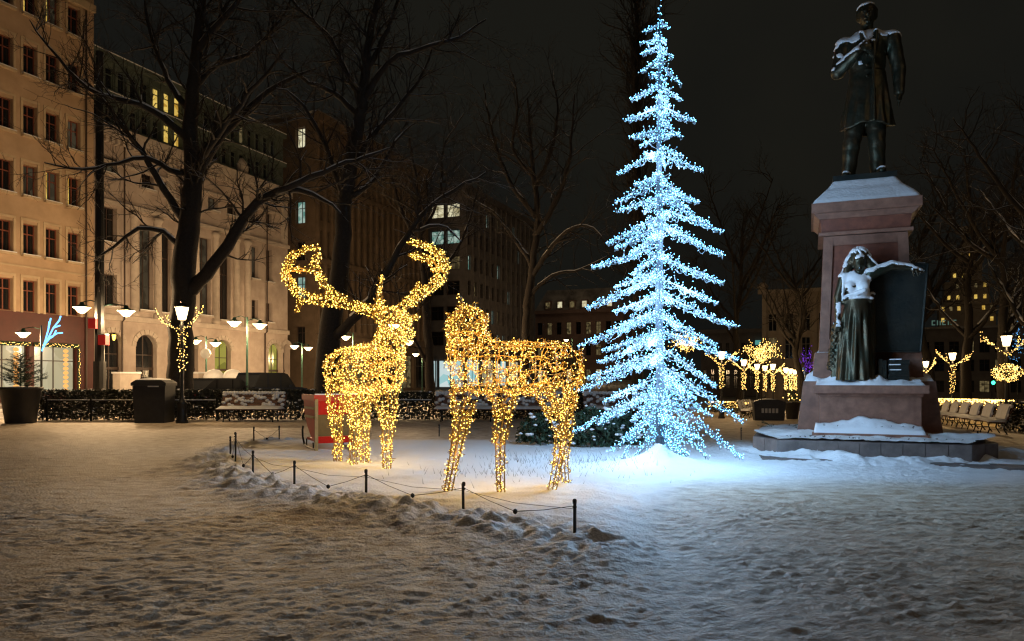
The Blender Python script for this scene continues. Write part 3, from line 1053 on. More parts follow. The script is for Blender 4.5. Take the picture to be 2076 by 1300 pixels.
# far stepped tower with lit storeys behind the trees on the right
tw = empty('stepped_tower', P(1957, 768, 150).to_2d().to_3d() + Vector((0, 0, -1.7)), math.radians(-28), 'far stepped tower with golden lit storeys behind bare trees', 'building')
tiers = [(0, 13.5, 12.6), (13.5, 18.0, 9.6), (18.0, 22.5, 7.6), (22.5, 26.5, 5.4), (26.5, 29.5, 3.2), (29.5, 34, 1.2)]
random.seed(4)
for i, (z0, z1, w) in enumerate(tiers):
    st = MB().bb(-w / 2, w / 2, -w / 2, w / 2, z0, z1 - .003).build('storey', M['tan_stone'], tw)
    if i == 5: continue
    n = max(2, int(w / 1.3))
    for zz in np.arange(z0 + 1.0, z1 - 1.2, 2.2):
        for k in range(n):
            x = -w / 2 + w * (k + .5) / n
            if random.random() < .5:
                MB().bb(x - .25, x + .25, -w / 2 - .05, -w / 2 - .003, zz, zz + .8).build('pane', M['lit_yellow'] if random.random() < .45 else M['lit_dim'], st)
    MB().bb(-w / 2 - .2, w / 2 + .2, -w / 2 - .2, w / 2 + .2, z1 - .30, z1 - .0035).build('ledge', M['tan_stone'], st)
rs = empty('roof_sign_house', P(1962, 768, 120).to_2d().to_3d() + Vector((0, 0, -1.7)), math.radians(-28), 'low dark house with pale green roof lettering below the tower', 'building')
wr = 19.0
ops = [(-wr / 2 + .6 + k * 2.1, -wr / 2 + 2.0 + k * 2.1, za, za + 1.9) for k in range(9) for za in (1.0, 4.4, 7.4)]
m = MB()
wall_open(m, -wr / 2, wr / 2, 0, 11.4, ops, .3)
box_rest(m, -wr / 2, wr / 2, 0, 11.4, 10)
m.build('wall', M['dark_stone'], rs)
for i, (a, b, za, zb) in enumerate(ops):
    window(rs, (a + b) / 2, za + .002, b - a - .004, 1.896, .3, M['lit_dim'] if random.random() < .35 else M['pane'], M['frame_dark'], None, 1)
MB().bb(-wr / 2 - .2, wr / 2 + .2, -.3, 10, 11.402, 11.7).build('roof', M['street_snow'], rs)
M['sign_green'] = emitter('sign_green', (.55, 1, .78), .12)
M['sign_cyan'] = emitter('sign_cyan', (.35, 1, .9), .8)
def letter_a(h, loc, mt, parent):
    w, t_ = h * .8, h * .16
    m = MB()
    for sg in (-1, 1):
        m.prism([(sg * w / 2, 0), (sg * (w / 2 - t_), 0), (0 - sg * 0, h - t_ * .9), (sg * t_ * .35, h)], 0, .06, 'y')
    m.prism([(-w * .27, h * .28), (w * .27, h * .28), (w * .21, h * .42), (-w * .21, h * .42)], .002, .058, 'y')
    m.build('sign_letter', mt, parent, loc=loc)
letter_a(1.3, (5.8, -.36, 11.9), M['sign_cyan'], rs)
for k, dx in enumerate((0, .75, 1.5, 2.3, 3.0)):
    g = MB()
    g.bb(-5.1 + dx, -4.95 + dx, -.35, -.3, 12.0, 12.8)
    if k % 2 == 0: g.bb(-5.1 + dx, -4.6 + dx, -.35, -.3, 12.65, 12.8).bb(-5.1 + dx, -4.6 + dx, -.35, -.3, 12.0, 12.15)
    else: g.bb(-4.7 + dx, -4.55 + dx, -.35, -.3, 12.0, 12.7)
    g.build('sign_letter', M['sign_green'], rs)
# ------------------------------------------------------------------ the monument
MYc, MXc = MON.y, MON.x
def mon(px, y, ly):
    r = (px - CX) / F
    lx = (r * (MYc + UY * ly) - MXc - UX * ly) / (VX - r * VY)
    Y = MYc + VY * lx + UY * ly
    return np.array((lx, ly, CAMZ + (HZ - y) * Y / F))

def snow_sheet(name, parent, x0, x1, y0, y1, fz, base, st=.05, mt=None, mask=None):
    """a lying layer of snow with its own thickness: top height field closed down to its bed"""
    nx, ny = max(3, int((x1 - x0) / st)), max(3, int((y1 - y0) / st))
    X, Y = np.meshgrid(np.linspace(x0, x1, nx), np.linspace(y0, y1, ny))
    Z = fz(X, Y)
    e = np.zeros_like(X, bool)
    e[0] = e[-1] = True
    e[:, 0] = e[:, -1] = True
    Z = np.where(e, base - .004, Z)
    v = np.stack([X, Y, Z], -1).reshape(-1, 3)
    i = np.arange(nx * ny).reshape(ny, nx)
    f = np.stack([i[:-1, :-1], i[:-1, 1:], i[1:, 1:], i[1:, :-1]], -1).reshape(-1, 4)
    if mask is not None:
        c = v[f].mean(1)
        f = f[mask(c)]
    return np_mesh(name, v, f, mt or M['snow_clean'], parent)

pd_ = empty('monument_pedestal', (MON.x, MON.y, 0), FRONT_RZ, 'tall red granite pedestal on snowy octagonal steps below the bronze man', 'pedestal')
OCT = [(-1.68, -2.2), (1.50, -2.2), (2.02, -1.55), (2.02, 1.6), (1.5, 2.2), (-1.68, 2.2), (-2.16, 1.6), (-2.16, -1.5)]
core = [(a * .97, b * .97) for a, b in OCT]
MB().prism(core, -.3, .352, 'z').build('base_core', M['granite_grey'], pd_)
def edge_stones(a, b, n, z0, z1, th, mt, name='stone'):
    a, b = Vector((*a, 0)), Vector((*b, 0))
    d_ = (b - a)
    nrm = Vector((d_.y, -d_.x, 0)).normalized()
    for k in range(n):
        p, q = a + d_ * ((k + .012) / n), a + d_ * ((k + .988) / n)
        o_ = nrm * random.uniform(-.006, .008)
        pl = [(p + o_)[:2], (q + o_)[:2], (q - nrm * th)[:2], (p - nrm * th)[:2]]
        MB().prism(pl, z0, z1 + random.uniform(-.004, .004), 'z').build(name, mt, pd_)
random.seed(9)
edge_stones(OCT[0], OCT[1], 9, -.25, .345, .3, M['granite_grey'])
edge_stones(OCT[1], OCT[2], 2, -.25, .345, .2, M['granite_grey'])
edge_stones(OCT[7], OCT[0], 2, -.25, .345, .2, M['granite_grey'])
edge_stones(OCT[2], OCT[3], 7, -.25, .345, .2, M['granite_grey'])
edge_stones(OCT[6], OCT[7], 7, -.25, .345, .2, M['granite_grey'])
# buried lower slab in front
MB().prism([(-1.9, -2.75), (2.25, -2.85), (2.4, -2.3), (-2.0, -2.25)], -.3, .055, 'z').build('lower_slab', M['granite_grey'], pd_)
def inside_poly(c, poly):
    x, y = c[:, 0], c[:, 1]
    r = np.zeros(len(c), bool)
    for (x1, y1), (x2, y2) in zip(poly, poly[1:] + poly[:1]):
        with np.errstate(divide='ignore', invalid='ignore'):
            r ^= ((y1 > y) != (y2 > y)) & (x < (x2 - x1) * (y - y1) / (y2 - y1 + 1e-12) + x1)
    return r
snow_sheet('snow', pd_, -2.18, 2.04, -2.22, 2.2, lambda X, Y: .372 + .035 * fbm(X * 3, Y * 3, 2, 3) + .03 * np.abs(fbm(X * 8, Y * 8, 3, 3)) + .10 * np.exp(-((Y + 1.35) / .5) ** 2), .352, .045, M['snow'],
           lambda c: inside_poly(c, [(a * .985, b * .985) for a, b in OCT]))
# first step, with the snow sloping up from it
MB().bb(-1.06, .91, -1.78, -1.05, .35, .47).build('front_step', M['granite'], pd_)
snow_sheet('snow', pd_, -1.03, .88, -1.76, -1.385, lambda X, Y: .475 + (.04 + .16 * np.exp(-((X + .1) / .75) ** 2) * np.clip((Y + 1.76) / .37, 0, 1) ** .8 + .10 * np.clip((Y + 1.76) / .37, 0, 1)) * (1 + .25 * fbm(X * 5, Y * 5, 7, 3)), .47, .035)
# projecting block that carries the woman
MB().bb(-.92, .83, -1.40, -.85, .352, 1.16).build('front_block', M['granite'], pd_)
MB().bb(-.955, .865, -1.44, -.852, 1.162, 1.22).build('moulding', M['granite'], pd_)
MB().bb(-1.03, .94, -1.54, -.853, 1.222, 1.375).build('moulding', M['granite'], pd_)
snow_sheet('snow', pd_, -.99, .90, -1.49, -.86, lambda X, Y: 1.40 + .05 * fbm(X * 4, Y * 4, 8, 3) + .10 * np.clip((Y + 1.49) / .45, 0, 1) + .17 * np.exp(-(((X + .12) / .13) ** 2 + ((Y + 1.36) / .12) ** 2)) + .13 * np.exp(-(((X - .12) / .12) ** 2 + ((Y + 1.22) / .15) ** 2)) + .12 * np.exp(-(((X + .62) / .16) ** 2 + ((Y + 1.2) / .2) ** 2)), 1.376, .03)
# lower stage (its wings show left and right of the block)
MB().frustum(-.04, .1, .35, 2.62, 2.05, 1.45, 2.36, 1.92).build('lower_stage', M['granite'], pd_)
snow_sheet('snow', pd_, -1.2, 1.12, -.85, 1.0, lambda X, Y: 1.475 + .05 * fbm(X * 3, Y * 3, 9, 3) + .16 * np.clip((Y + .95) / .3, 0, 1) * np.clip(1 - np.abs(np.abs(X + .04) - 1.0) / .25, 0, 1), 1.451, .04)
MB().frustum(-.05, .12, 1.452, 2.0, 1.86, 2.03, 1.92, 1.82).build('upper_stage', M['granite'], pd_)
snow_sheet('snow', pd_, -.98, .9, -.77, .98, lambda X, Y: 2.05 + .03 * fbm(X * 4, Y * 4, 10, 3), 2.031, .04)
# shaft with a framed panel
MB().frustum(-.075, .12, 2.032, 1.68, 1.66, 4.40, 1.50, 1.50).build('shaft', M['granite_red'], pd_)
def shaft_x(z, sgn, inset): return -.075 + sgn * ((1.68 + (1.50 - 1.68) * (z - 2.03) / 2.37) / 2 - inset)
def shaft_y(z): return .12 - (1.66 + (1.50 - 1.66) * (z - 2.03) / 2.37) / 2
for sg in (-1, 1):
    q = MB()
    pts = []
    for z in (2.04, 4.39):
        for ins_ in (-.012, .17):
            for dy in (-.045, .05): pts.append((shaft_x(z, sg, ins_), shaft_y(z) + dy, z))
    q.v = pts
    q.f = [(0, 2, 6, 4), (1, 5, 7, 3), (0, 4, 5, 1), (2, 3, 7, 6), (0, 1, 3, 2), (4, 6, 7, 5)]
    q.build('panel_frame', M['granite'], pd_)
MB().bb(shaft_x(4.3, -1, .172), shaft_x(4.3, 1, .172), shaft_y(4.3) - .045, shaft_y(4.3) + .04, 4.2, 4.39).build('panel_frame', M['granite'], pd_)
MB().bb(shaft_x(2.2, -1, .172), shaft_x(2.2, 1, .172), shaft_y(2.2) - .045, shaft_y(2.2) + .04, 2.04, 2.3).build('panel_frame', M['granite'], pd_)
MB().bb(-.93, .78, -.73, .97, 4.402, 4.47).build('moulding', M['granite'], pd_)
MB().frustum(-.075, .12, 4.472, 1.60, 1.58, 4.74, 1.66, 1.64).build('frieze', M['granite_red'], pd_)
MB().frustum(-.075, .12, 4.742, 1.70, 1.68, 4.84, 1.90, 1.88).build('moulding', M['granite'], pd_)
MB().bb(-1.065, .915, -.88, 1.12, 4.842, 5.04).build('cornice', M['granite'], pd_)
MB().frustum(-.075, .12, 5.052, 1.9, 1.9, 5.32, 1.38, 1.38).build('cap', M['granite'], pd_)
MB().frustum(-.075, .12, 5.322, 1.40, 1.40, 5.55, 1.10, 1.10).build('cap', M['granite'], pd_)
MB().bb(-.66, .52, -.47, .71, 5.552, 5.66).build('plinth_plate', M['bronze_dark'], pd_)
def cap_snow(X, Y):
    a = np.maximum(np.abs(X + .075), np.abs(Y - .12))
    z = np.interp(a, [0, .55, .70, .72, .95, 1.05], [5.56, 5.575, 5.36, 5.35, 5.085, 5.07])
    return z + .02 * fbm(X * 4, Y * 4, 13, 3) + .01
snow_sheet('snow', pd_, -1.05, .90, -.865, 1.10, cap_snow, 5.041, .04)

lit_ = MB()                                         # fallen leaves and twigs blown onto the steps
rl_ = np.random.default_rng(19)
for k in range(60):
    if k < 26: c = Vector((rl_.uniform(-.9, .8), rl_.uniform(-1.72, -1.5), .56 + rl_.uniform(0, .05)))
    else: c = Vector((rl_.uniform(-1.5, 1.4), rl_.uniform(-2.15, -1.82), .40))
    a = rl_.uniform(0, 6.28)
    l = rl_.uniform(.02, .06)
    lit_.poly([c, c + Vector((math.cos(a) * l, math.sin(a) * l, .02)), c + Vector((math.cos(a + .8) * l, math.sin(a + .8) * l, .03))])
lit_.build('leaf_litter', M['bark'], pd_)['kind'] = 'stuff'

# ---- bronze man on top
def noise3(p, s, seed):
    return fbm(p[..., 0] * s + 3.1 * p[..., 2], p[..., 2] * s + 1.7 * p[..., 1], seed, 3)
def man(p):
    x, y, z = p[..., 0], p[..., 1], p[..., 2]
    # legs in trousers
    d_ = capsule(p, (-.20, .02, 1.25), (-.30, 0, .72), .20, .165)
    d_ = smin(d_, capsule(p, (-.30, 0, .72), (-.35, .03, .12), .165, .135), .03)
    d_ = np.minimum(d_, smin(capsule(p, (.17, .02, 1.25), (.18, -.05, .70), .20, .165), capsule(p, (.18, -.05, .70), (.20, -.05, .12), .165, .14), .03))
    d_ += .005 * np.sin(z * 21 + x * 14 + y * 9) * (z < 1.0)
    for a, b in (((-.35, .06, .08), (-.42, -.28, .065)), ((.20, -.02, .08), (.25, -.42, .065))):
        d_ = smin(d_, capsule(p, a, b, .10, .08, (1, 1, .85)), .03)
    # frock coat: trunk and flared skirt
    q = p * np.array((1, 1.35, 1))
    coat = capsule(q, (0, 0, 2.72), (0, .02, 2.15), .37, .345)
    coat = smin(coat, capsule(q, (-.34, .02, 2.84), (.37, .02, 2.86), .17, .17), .12)
    th = np.arctan2(y * 1.3, x + 1e-6)
    fold = (.020 * np.sin(th * 9 + z * 1.6) + .012 * np.sin(th * 17 - z * 3)) * sstep(2.1, 1.3, z)
    rs_ = .345 + (2.15 - z) * .155
    sk = np.sqrt((x - .01) ** 2 + (y * 1.28) ** 2) - rs_ + fold
    sk = np.maximum(sk, np.maximum(1.06 + .04 * np.sin(th * 3) - z, z - 2.2))
    sk = np.maximum(sk, -(np.sqrt(x ** 2 + (y * 1.28) ** 2) - rs_ + .06 + np.clip(z - 1.16, 0, 9) * 4))
    coat = smin(coat, sk, .05)
    wr_ = .012 * np.sin(z * 19 + x * 9) * np.exp(-((z - 2.25) / .22) ** 2)
    coat = coat + wr_ + .014 * noise3(p, 3.5, 5) + .006 * noise3(p, 11, 15)
    # front edge, lapels, collar, buttons
    coat = smin(coat, capsule(p, (.10, -.285, 2.75), (.11, -.40, 1.12), .03, .03), .03)
    coat = smin(coat, capsule(p, (-.12, -.22, 2.98), (.08, -.31, 2.45), .045, .03), .03)
    coat = smin(coat, capsule(p, (.16, -.20, 2.98), (.12, -.31, 2.45), .045, .03), .03)
    coat = smin(coat, capsule(p, (-.15, .05, 3.02), (.16, .05, 3.02), .10, .10), .06)
    for bz in (2.5, 2.28, 2.06):
        coat = np.minimum(coat, ellip(p, (-.02, -.30 - (2.5 - bz) * .05, bz), (.03, .025, .03)))
    d_ = smin(d_, coat, .02)
    # right arm bent, hand on the breast
    arm = capsule(p, (-.44, .03, 2.86), (-.56, -.07, 2.30), .165, .14)
    arm = smin(arm, capsule(p, (-.56, -.07, 2.30), (-.20, -.36, 2.55), .14, .095), .03)
    arm += .004 * np.sin(z * 30 + x * 24 + y * 17)
    d_ = smin(d_, arm, .025)
    hand = ellip(p, (-.10, -.385, 2.62), (.10, .05, .075))
    for k in range(4):
        hand = smin(hand, capsule(p, (-.05, -.395, 2.665 - .035 * k), (.055, -.365, 2.675 - .036 * k), .026, .021), .015)
    hand = smin(hand, capsule(p, (-.13, -.40, 2.67), (-.05, -.40, 2.735), .028, .022), .015)
    d_ = smin(d_, hand, .02)
    # left arm hanging
    arm = capsule(p, (.47, .02, 2.86), (.60, .07, 2.24), .165, .135)
    arm = smin(arm, capsule(p, (.60, .07, 2.24), (.60, -.02, 1.74), .135, .10), .03)
    arm += .004 * np.sin(z * 24 - x * 22 + y * 30)
    d_ = smin(d_, arm, .025)
    hand = ellip(p, (.60, -.03, 1.62), (.055, .085, .10))
    for k in range(4):
        hand = smin(hand, capsule(p, (.60, -.085 + .042 * k, 1.56), (.585, -.085 + .040 * k, 1.44 + .015 * abs(k - 1)), .025, .02), .014)
    hand = smin(hand, capsule(p, (.585, -.10, 1.64), (.56, -.14, 1.53), .027, .021), .014)
    d_ = smin(d_, hand, .02)
    # neck and head
    d_ = smin(d_, capsule(p, (0, .03, 2.98), (0, 0, 3.22), .135, .12), .04)
    hd = smin(ellip(p, (0, .02, 3.47), (.178, .205, .20)), ellip(p, (0, -.035, 3.35), (.135, .155, .17)), .06)
    hd = smin(hd, ellip(p, (0, .06, 3.53), (.195, .20, .165)), .04)      # hair
    hd = smin(hd, capsule(p, (-.165, .03, 3.52), (-.15, .0, 3.33), .045, .03), .03)
    hd = smin(hd, capsule(p, (.165, .03, 3.52), (.15, .0, 3.33), .045, .03), .03)
    hd = smin(hd, capsule(p, (0, -.19, 3.44), (0, -.235, 3.365), .022, .034), .02)
    hd = smin(hd, capsule(p, (-.09, -.165, 3.465), (.09, -.165, 3.465), .028, .028), .02)
    for sg in (-1, 1):
        hd = np.maximum(hd, -ellip(p, (sg * .07, -.205, 3.425), (.042, .045, .026)))
        hd = smin(hd, ellip(p, (sg * .07, -.165, 3.42), (.026, .03, .02)), .008)
        hd = smin(hd, ellip(p, (sg * .185, .03, 3.41), (.022, .045, .065)), .012)
    hd = smin(hd, capsule(p, (-.045, -.185, 3.305), (.045, -.185, 3.305), .018, .018), .012)
    hd = smin(hd, ellip(p, (0, -.165, 3.235), (.06, .05, .045)), .03)
    d_ = smin(d_, hd, .03)
    return d_
mv, mf = surfnet(man, (-.95, -.70, -.03), (.95, .50, 3.78), .0195)
mroot = empty('bronze_man', pd_.matrix_basis @ Vector((.02, .10, 5.664)) if False else (0, 0, 0), FRONT_RZ, 'dark bronze man in a long coat, hand on his breast, on the pedestal', 'statue')
mpos = Matrix.Translation((MON.x, MON.y, 0)) @ Matrix.Rotation(FRONT_RZ, 4, 'Z') @ Vector((.01, .08, 5.662))
mroot.location = mpos
np_mesh('figure', mv, mf, M['bronze'], mroot)
def man_snow(c, n):
    nn = fbm(c[:, 0] * 6, c[:, 2] * 6 + c[:, 1] * 4, 61, 3)
    sh = (c[:, 2] > 2.72) & (c[:, 2] < 3.10) & (n[:, 2] > .28 + .3 * nn)
    ra = (c[:, 2] > 2.30) & (c[:, 2] < 2.98) & (c[:, 0] < -.02) & (n[:, 1] < .25) & (n[:, 2] > .22 + .5 * nn) & ~((np.abs(c[:, 0] + .33) < .1) & (np.abs(c[:, 2] - 2.72) < .09))
    hd = (c[:, 2] > 3.55) & (n[:, 2] > .55 + .3 * nn)
    ft = (c[:, 2] < .2) & (n[:, 2] > .5 + .4 * nn)
    return sh | ra | hd | ft
snow_shell('snow', mv, mf, man_snow, .018, M['snow_clean'], mroot)

# ---- bronze woman leaning on the tablet
WY = -1.18
def wp(px, y, dy=0.): return mon(px, y, WY + dy)
def woman(p):
    x, y, z = p[..., 0], p[..., 1], p[..., 2]
    c0, c1 = wp(1738, 610), wp(1729, 772)
    t_ = np.clip((c0[2] - z) / (c0[2] - c1[2]), 0, 1)
    cx_ = c0[0] + (c1[0] - c0[0]) * t_
    th = np.arctan2((y - WY) * 1.2, x - cx_ + 1e-6)
    rr = .225 + .17 * t_ ** .9
    fold = (.026 * np.sin(th * 10 + t_ * 2.4) + .014 * np.sin(th * 19 - t_ * 5)) * sstep(.03, .35, t_)
    sk = np.sqrt((x - cx_) ** 2 + ((y - WY) * 1.15) ** 2) - rr + fold
    d_ = np.maximum(sk, np.maximum(c1[2] - z, z - c0[2] - .05)) 
    q = (p - np.array((0, WY, 0))) * np.array((1, 1.3, 1)) + np.array((0, WY, 0))
    d_ = smin(d_, capsule(q, wp(1738, 608), wp(1737, 575), .205, .215), .05)
    d_ = smin(d_, capsule(q, wp(1714, 566), wp(1762, 560), .10, .10), .06)
    for xx in (1724, 1750): d_ = smin(d_, ellip(p, wp(xx, 583, -.13), (.095, .08, .095)), .05)
    d_ = smin(d_, capsule(p, wp(1712, 606, -.14), wp(1752, 590, -.20), .035, .032), .02)
    d_ = smin(d_, capsule(p, wp(1712, 612, -.05), wp(1764, 610, -.05), .06, .06), .03)
    # head, hair and hood
    d_ = smin(d_, capsule(p, wp(1742, 566), wp(1743, 545, -.03), .085, .08), .03)
    hd = ellip(p, wp(1743, 533, -.03), (.115, .14, .165))
    hd = smin(hd, capsule(p, wp(1743, 531, -.165), wp(1743, 538, -.19), .014, .022), .02)
    hd = smin(hd, capsule(p, wp(1736, 527, -.13), wp(1750, 527, -.13), .022, .022), .02)
    hd = smin(hd, ellip(p, wp(1743, 546, -.13), (.04, .035, .03)), .02)
    for xx in (1737, 1749): hd = np.maximum(hd, -ellip(p, wp(xx, 530.5, -.175), (.03, .035, .018)))
    hood = ellip(p, wp(1742, 524, .06), (.175, .17, .20))
    hood = smin(hood, capsule(p, wp(1725, 530, .04), wp(1710, 566, .05), .085, .07), .05)
    hood = smin(hood, capsule(p, wp(1758, 528, .04), wp(1772, 548, .03), .085, .08), .05)
    hood = hood + .01 * np.sin(th * 8 + z * 20)
    d_ = smin(d_, smin(hd, hood, .02), .025)
    # right arm hanging, hand on the garland
    arm = capsule(p, wp(1710, 566), wp(1699, 603, -.02), .095, .08)
    arm = smin(arm, capsule(p, wp(1699, 603, -.02), wp(1698, 648, -.12), .075, .05), .03)
    hand = ellip(p, wp(1697, 656, -.14), (.045, .04, .06))
    for k in range(4): hand = smin(hand, capsule(p, wp(1694 + 2.6 * k, 661, -.15), wp(1693 + 3.2 * k, 671, -.14), .017, .014), .01)
    hand = smin(hand, capsule(p, wp(1702, 654, -.14), wp(1706, 664, -.17), .018, .014), .01)
    d_ = smin(d_, smin(arm, hand, .02), .03)
    # left arm stretched along the tablet
    arm = capsule(p, wp(1765, 556), wp(1808, 540, .02), .105, .08)
    arm = smin(arm, capsule(p, wp(1808, 540, .02), wp(1846, 543, .05), .08, .052), .03)
    hand = ellip(p, wp(1854, 547, .03), (.065, .04, .04))
    for k in range(4): hand = smin(hand, capsule(p, wp(1858 + 2.4 * k, 547 + .2 * k, .01 + .02 * k), wp(1861 + 4.5 * k, 560 - 2.4 * k, -.03 + .02 * k), .018, .013), .01)
    hand = smin(hand, capsule(p, wp(1850, 548, 0), wp(1853, 560, -.04), .02, .015), .01)
    d_ = smin(d_, smin(arm, hand, .02), .03)
    # fur paw and garland down her right side, leaves as bumps
    g = capsule(p, wp(1695, 660, -.06), wp(1688, 742, -.02), .075, .10)
    g = g + .028 * np.sin(x * 55) * np.sin(z * 48) * np.sin(y * 50) + .02 * noise3(p, 9, 8)
    d_ = smin(d_, g, .03)
    d_ = smin(d_, capsule(p, wp(1768, 600, .1), wp(1772, 700, .12), .05, .06), .04)
    return d_
lo = np.minimum(wp(1655, 775), wp(1655, 775)) - np.array((.05, .55, .02))
hi = wp(1890, 494) + np.array((.05, .55, .05))
wv, wf = surfnet(woman, (lo[0], WY - .55, wp(1730, 776)[2]), (hi[0], WY + .45, wp(1742, 494)[2]), .0165)
wroot = empty('bronze_woman', (MON.x, MON.y, 0), FRONT_RZ, 'bronze robed woman resting her arm on a large tablet, snow on her breast', 'statue')
wbase = wp(1730, 772)
Rm = Matrix.Rotation(FRONT_RZ, 4, 'Z')
wroot.location = Matrix.Translation((MON.x, MON.y, 0)) @ Rm @ Vector(wbase)
np_mesh('figure', wv - wbase, wf, M['bronze'], wroot)
zc1, zc2 = wp(1740, 612)[2], wp(1740, 562)[2]
def woman_snow(c, n):
    nn = fbm(c[:, 0] * 9, c[:, 2] * 9, 71, 3)
    c = c + wbase
    top = (n[:, 2] > .32 + .3 * nn) & (c[:, 2] > zc1)
    br = (c[:, 2] > zc1 + .03) & (c[:, 2] < zc2 + .02) & (n[:, 1] < -.25) & (nn > -.42) & (np.abs(c[:, 0] - wp(1736, 585)[0]) < .27)
    side = (c[:, 0] < wp(1704, 600)[0]) & (c[:, 2] < zc1) & (c[:, 2] > wp(1700, 668)[2]) & (n[:, 1] < -.1) & (n[:, 0] > -.55) & (nn > -.25)
    return top | br | side
snow_shell('snow', wv - wbase, wf, woman_snow, .022, M['snow_clean'], wroot)
a, b, c_, e_ = (mon(q, w, -.93) - wbase for q, w in ((1764, 712), (1866, 713), (1881, 536), (1762, 533)))
tb = MB()
tb.prism([(q[0], q[2]) for q in (a, b, c_, e_)], a[1], a[1] + .09, 'y')
tab = tb.build('tablet', M['bronze_dark'], wroot)
for s, e in ((a, b), (b, c_), (c_, e_)):
    MB().tube([(s[0], a[1] - .005, s[2]), (e[0], a[1] - .005, e[2])], .022, 6).build('tablet_rim', M['bronze_dark'], tab)
snow_sheet('snow', wroot, e_[0] + .12, c_[0] - .02, a[1] + .005, a[1] + .085, lambda X, Y: c_[2] + .045 + .015 * fbm(X * 8, Y, 4, 2) + (X - c_[0]) * -.02, c_[2] + .012, .02)
# bronze books at her feet
bk = [(1781, 1789, 728, 771, 0), (1790, 1797, 731, 771, 0)]
for i, (x0, x1, y0_, y1_, _) in enumerate(bk):
    q0, q1 = mon(x0, y1_, -1.22), mon(x1, y0_, -1.22)
    bo = empty('bronze_book', Matrix.Translation((MON.x, MON.y, 0)) @ Rm @ Vector((q0[0], -1.22, q0[2])), FRONT_RZ, ['tall upright bronze book nearest the woman\'s hem', 'upright bronze book leaning against the pile of flat books'][i], 'book', 'bronze books at the woman\'s feet')
    w_, h_ = q1[0] - q0[0], q1[2] - q0[2]
    MB().bb(0, w_, 0, .34, 0, h_).build('cover', M['bronze_dark'], bo)
    for z in (.2, .5, .8): MB().bb(-.004, w_ + .004, -.012, 0, h_ * z, h_ * z + .02).build('spine_band', M['bronze'], bo)
names = ['lowest', 'second lowest', 'second highest', 'topmost']
for i in range(4):
    q0, q1 = mon(1800 + i % 2, 771 - i * 10.5, -1.22), mon(1845 - (i % 3), 771 - i * 10.5 - 10, -1.22)
    bo = empty('bronze_book', Matrix.Translation((MON.x, MON.y, 0)) @ Rm @ Vector((q0[0], -1.22, q0[2])), FRONT_RZ, f'{names[i]} flat bronze book of the pile beside the woman', 'book', 'bronze books at the woman\'s feet')
    w_, h_ = q1[0] - q0[0], q1[2] - q0[2]
    MB().bb(0, w_, .0, .36, 0, h_ * .2).bb(0, w_, 0, .36, h_ * .8, h_).bb(.01, w_ - .01, .012, .35, h_ * .2, h_ * .8).build('cover', M['bronze_dark'], bo)
    if i in (1, 2, 3): MB().bb(.02, w_ * .6, -.02, .05, h_ + .0 if i == 3 else h_ * .98, h_ + .018).build('snow', M['snow_clean'], bo)

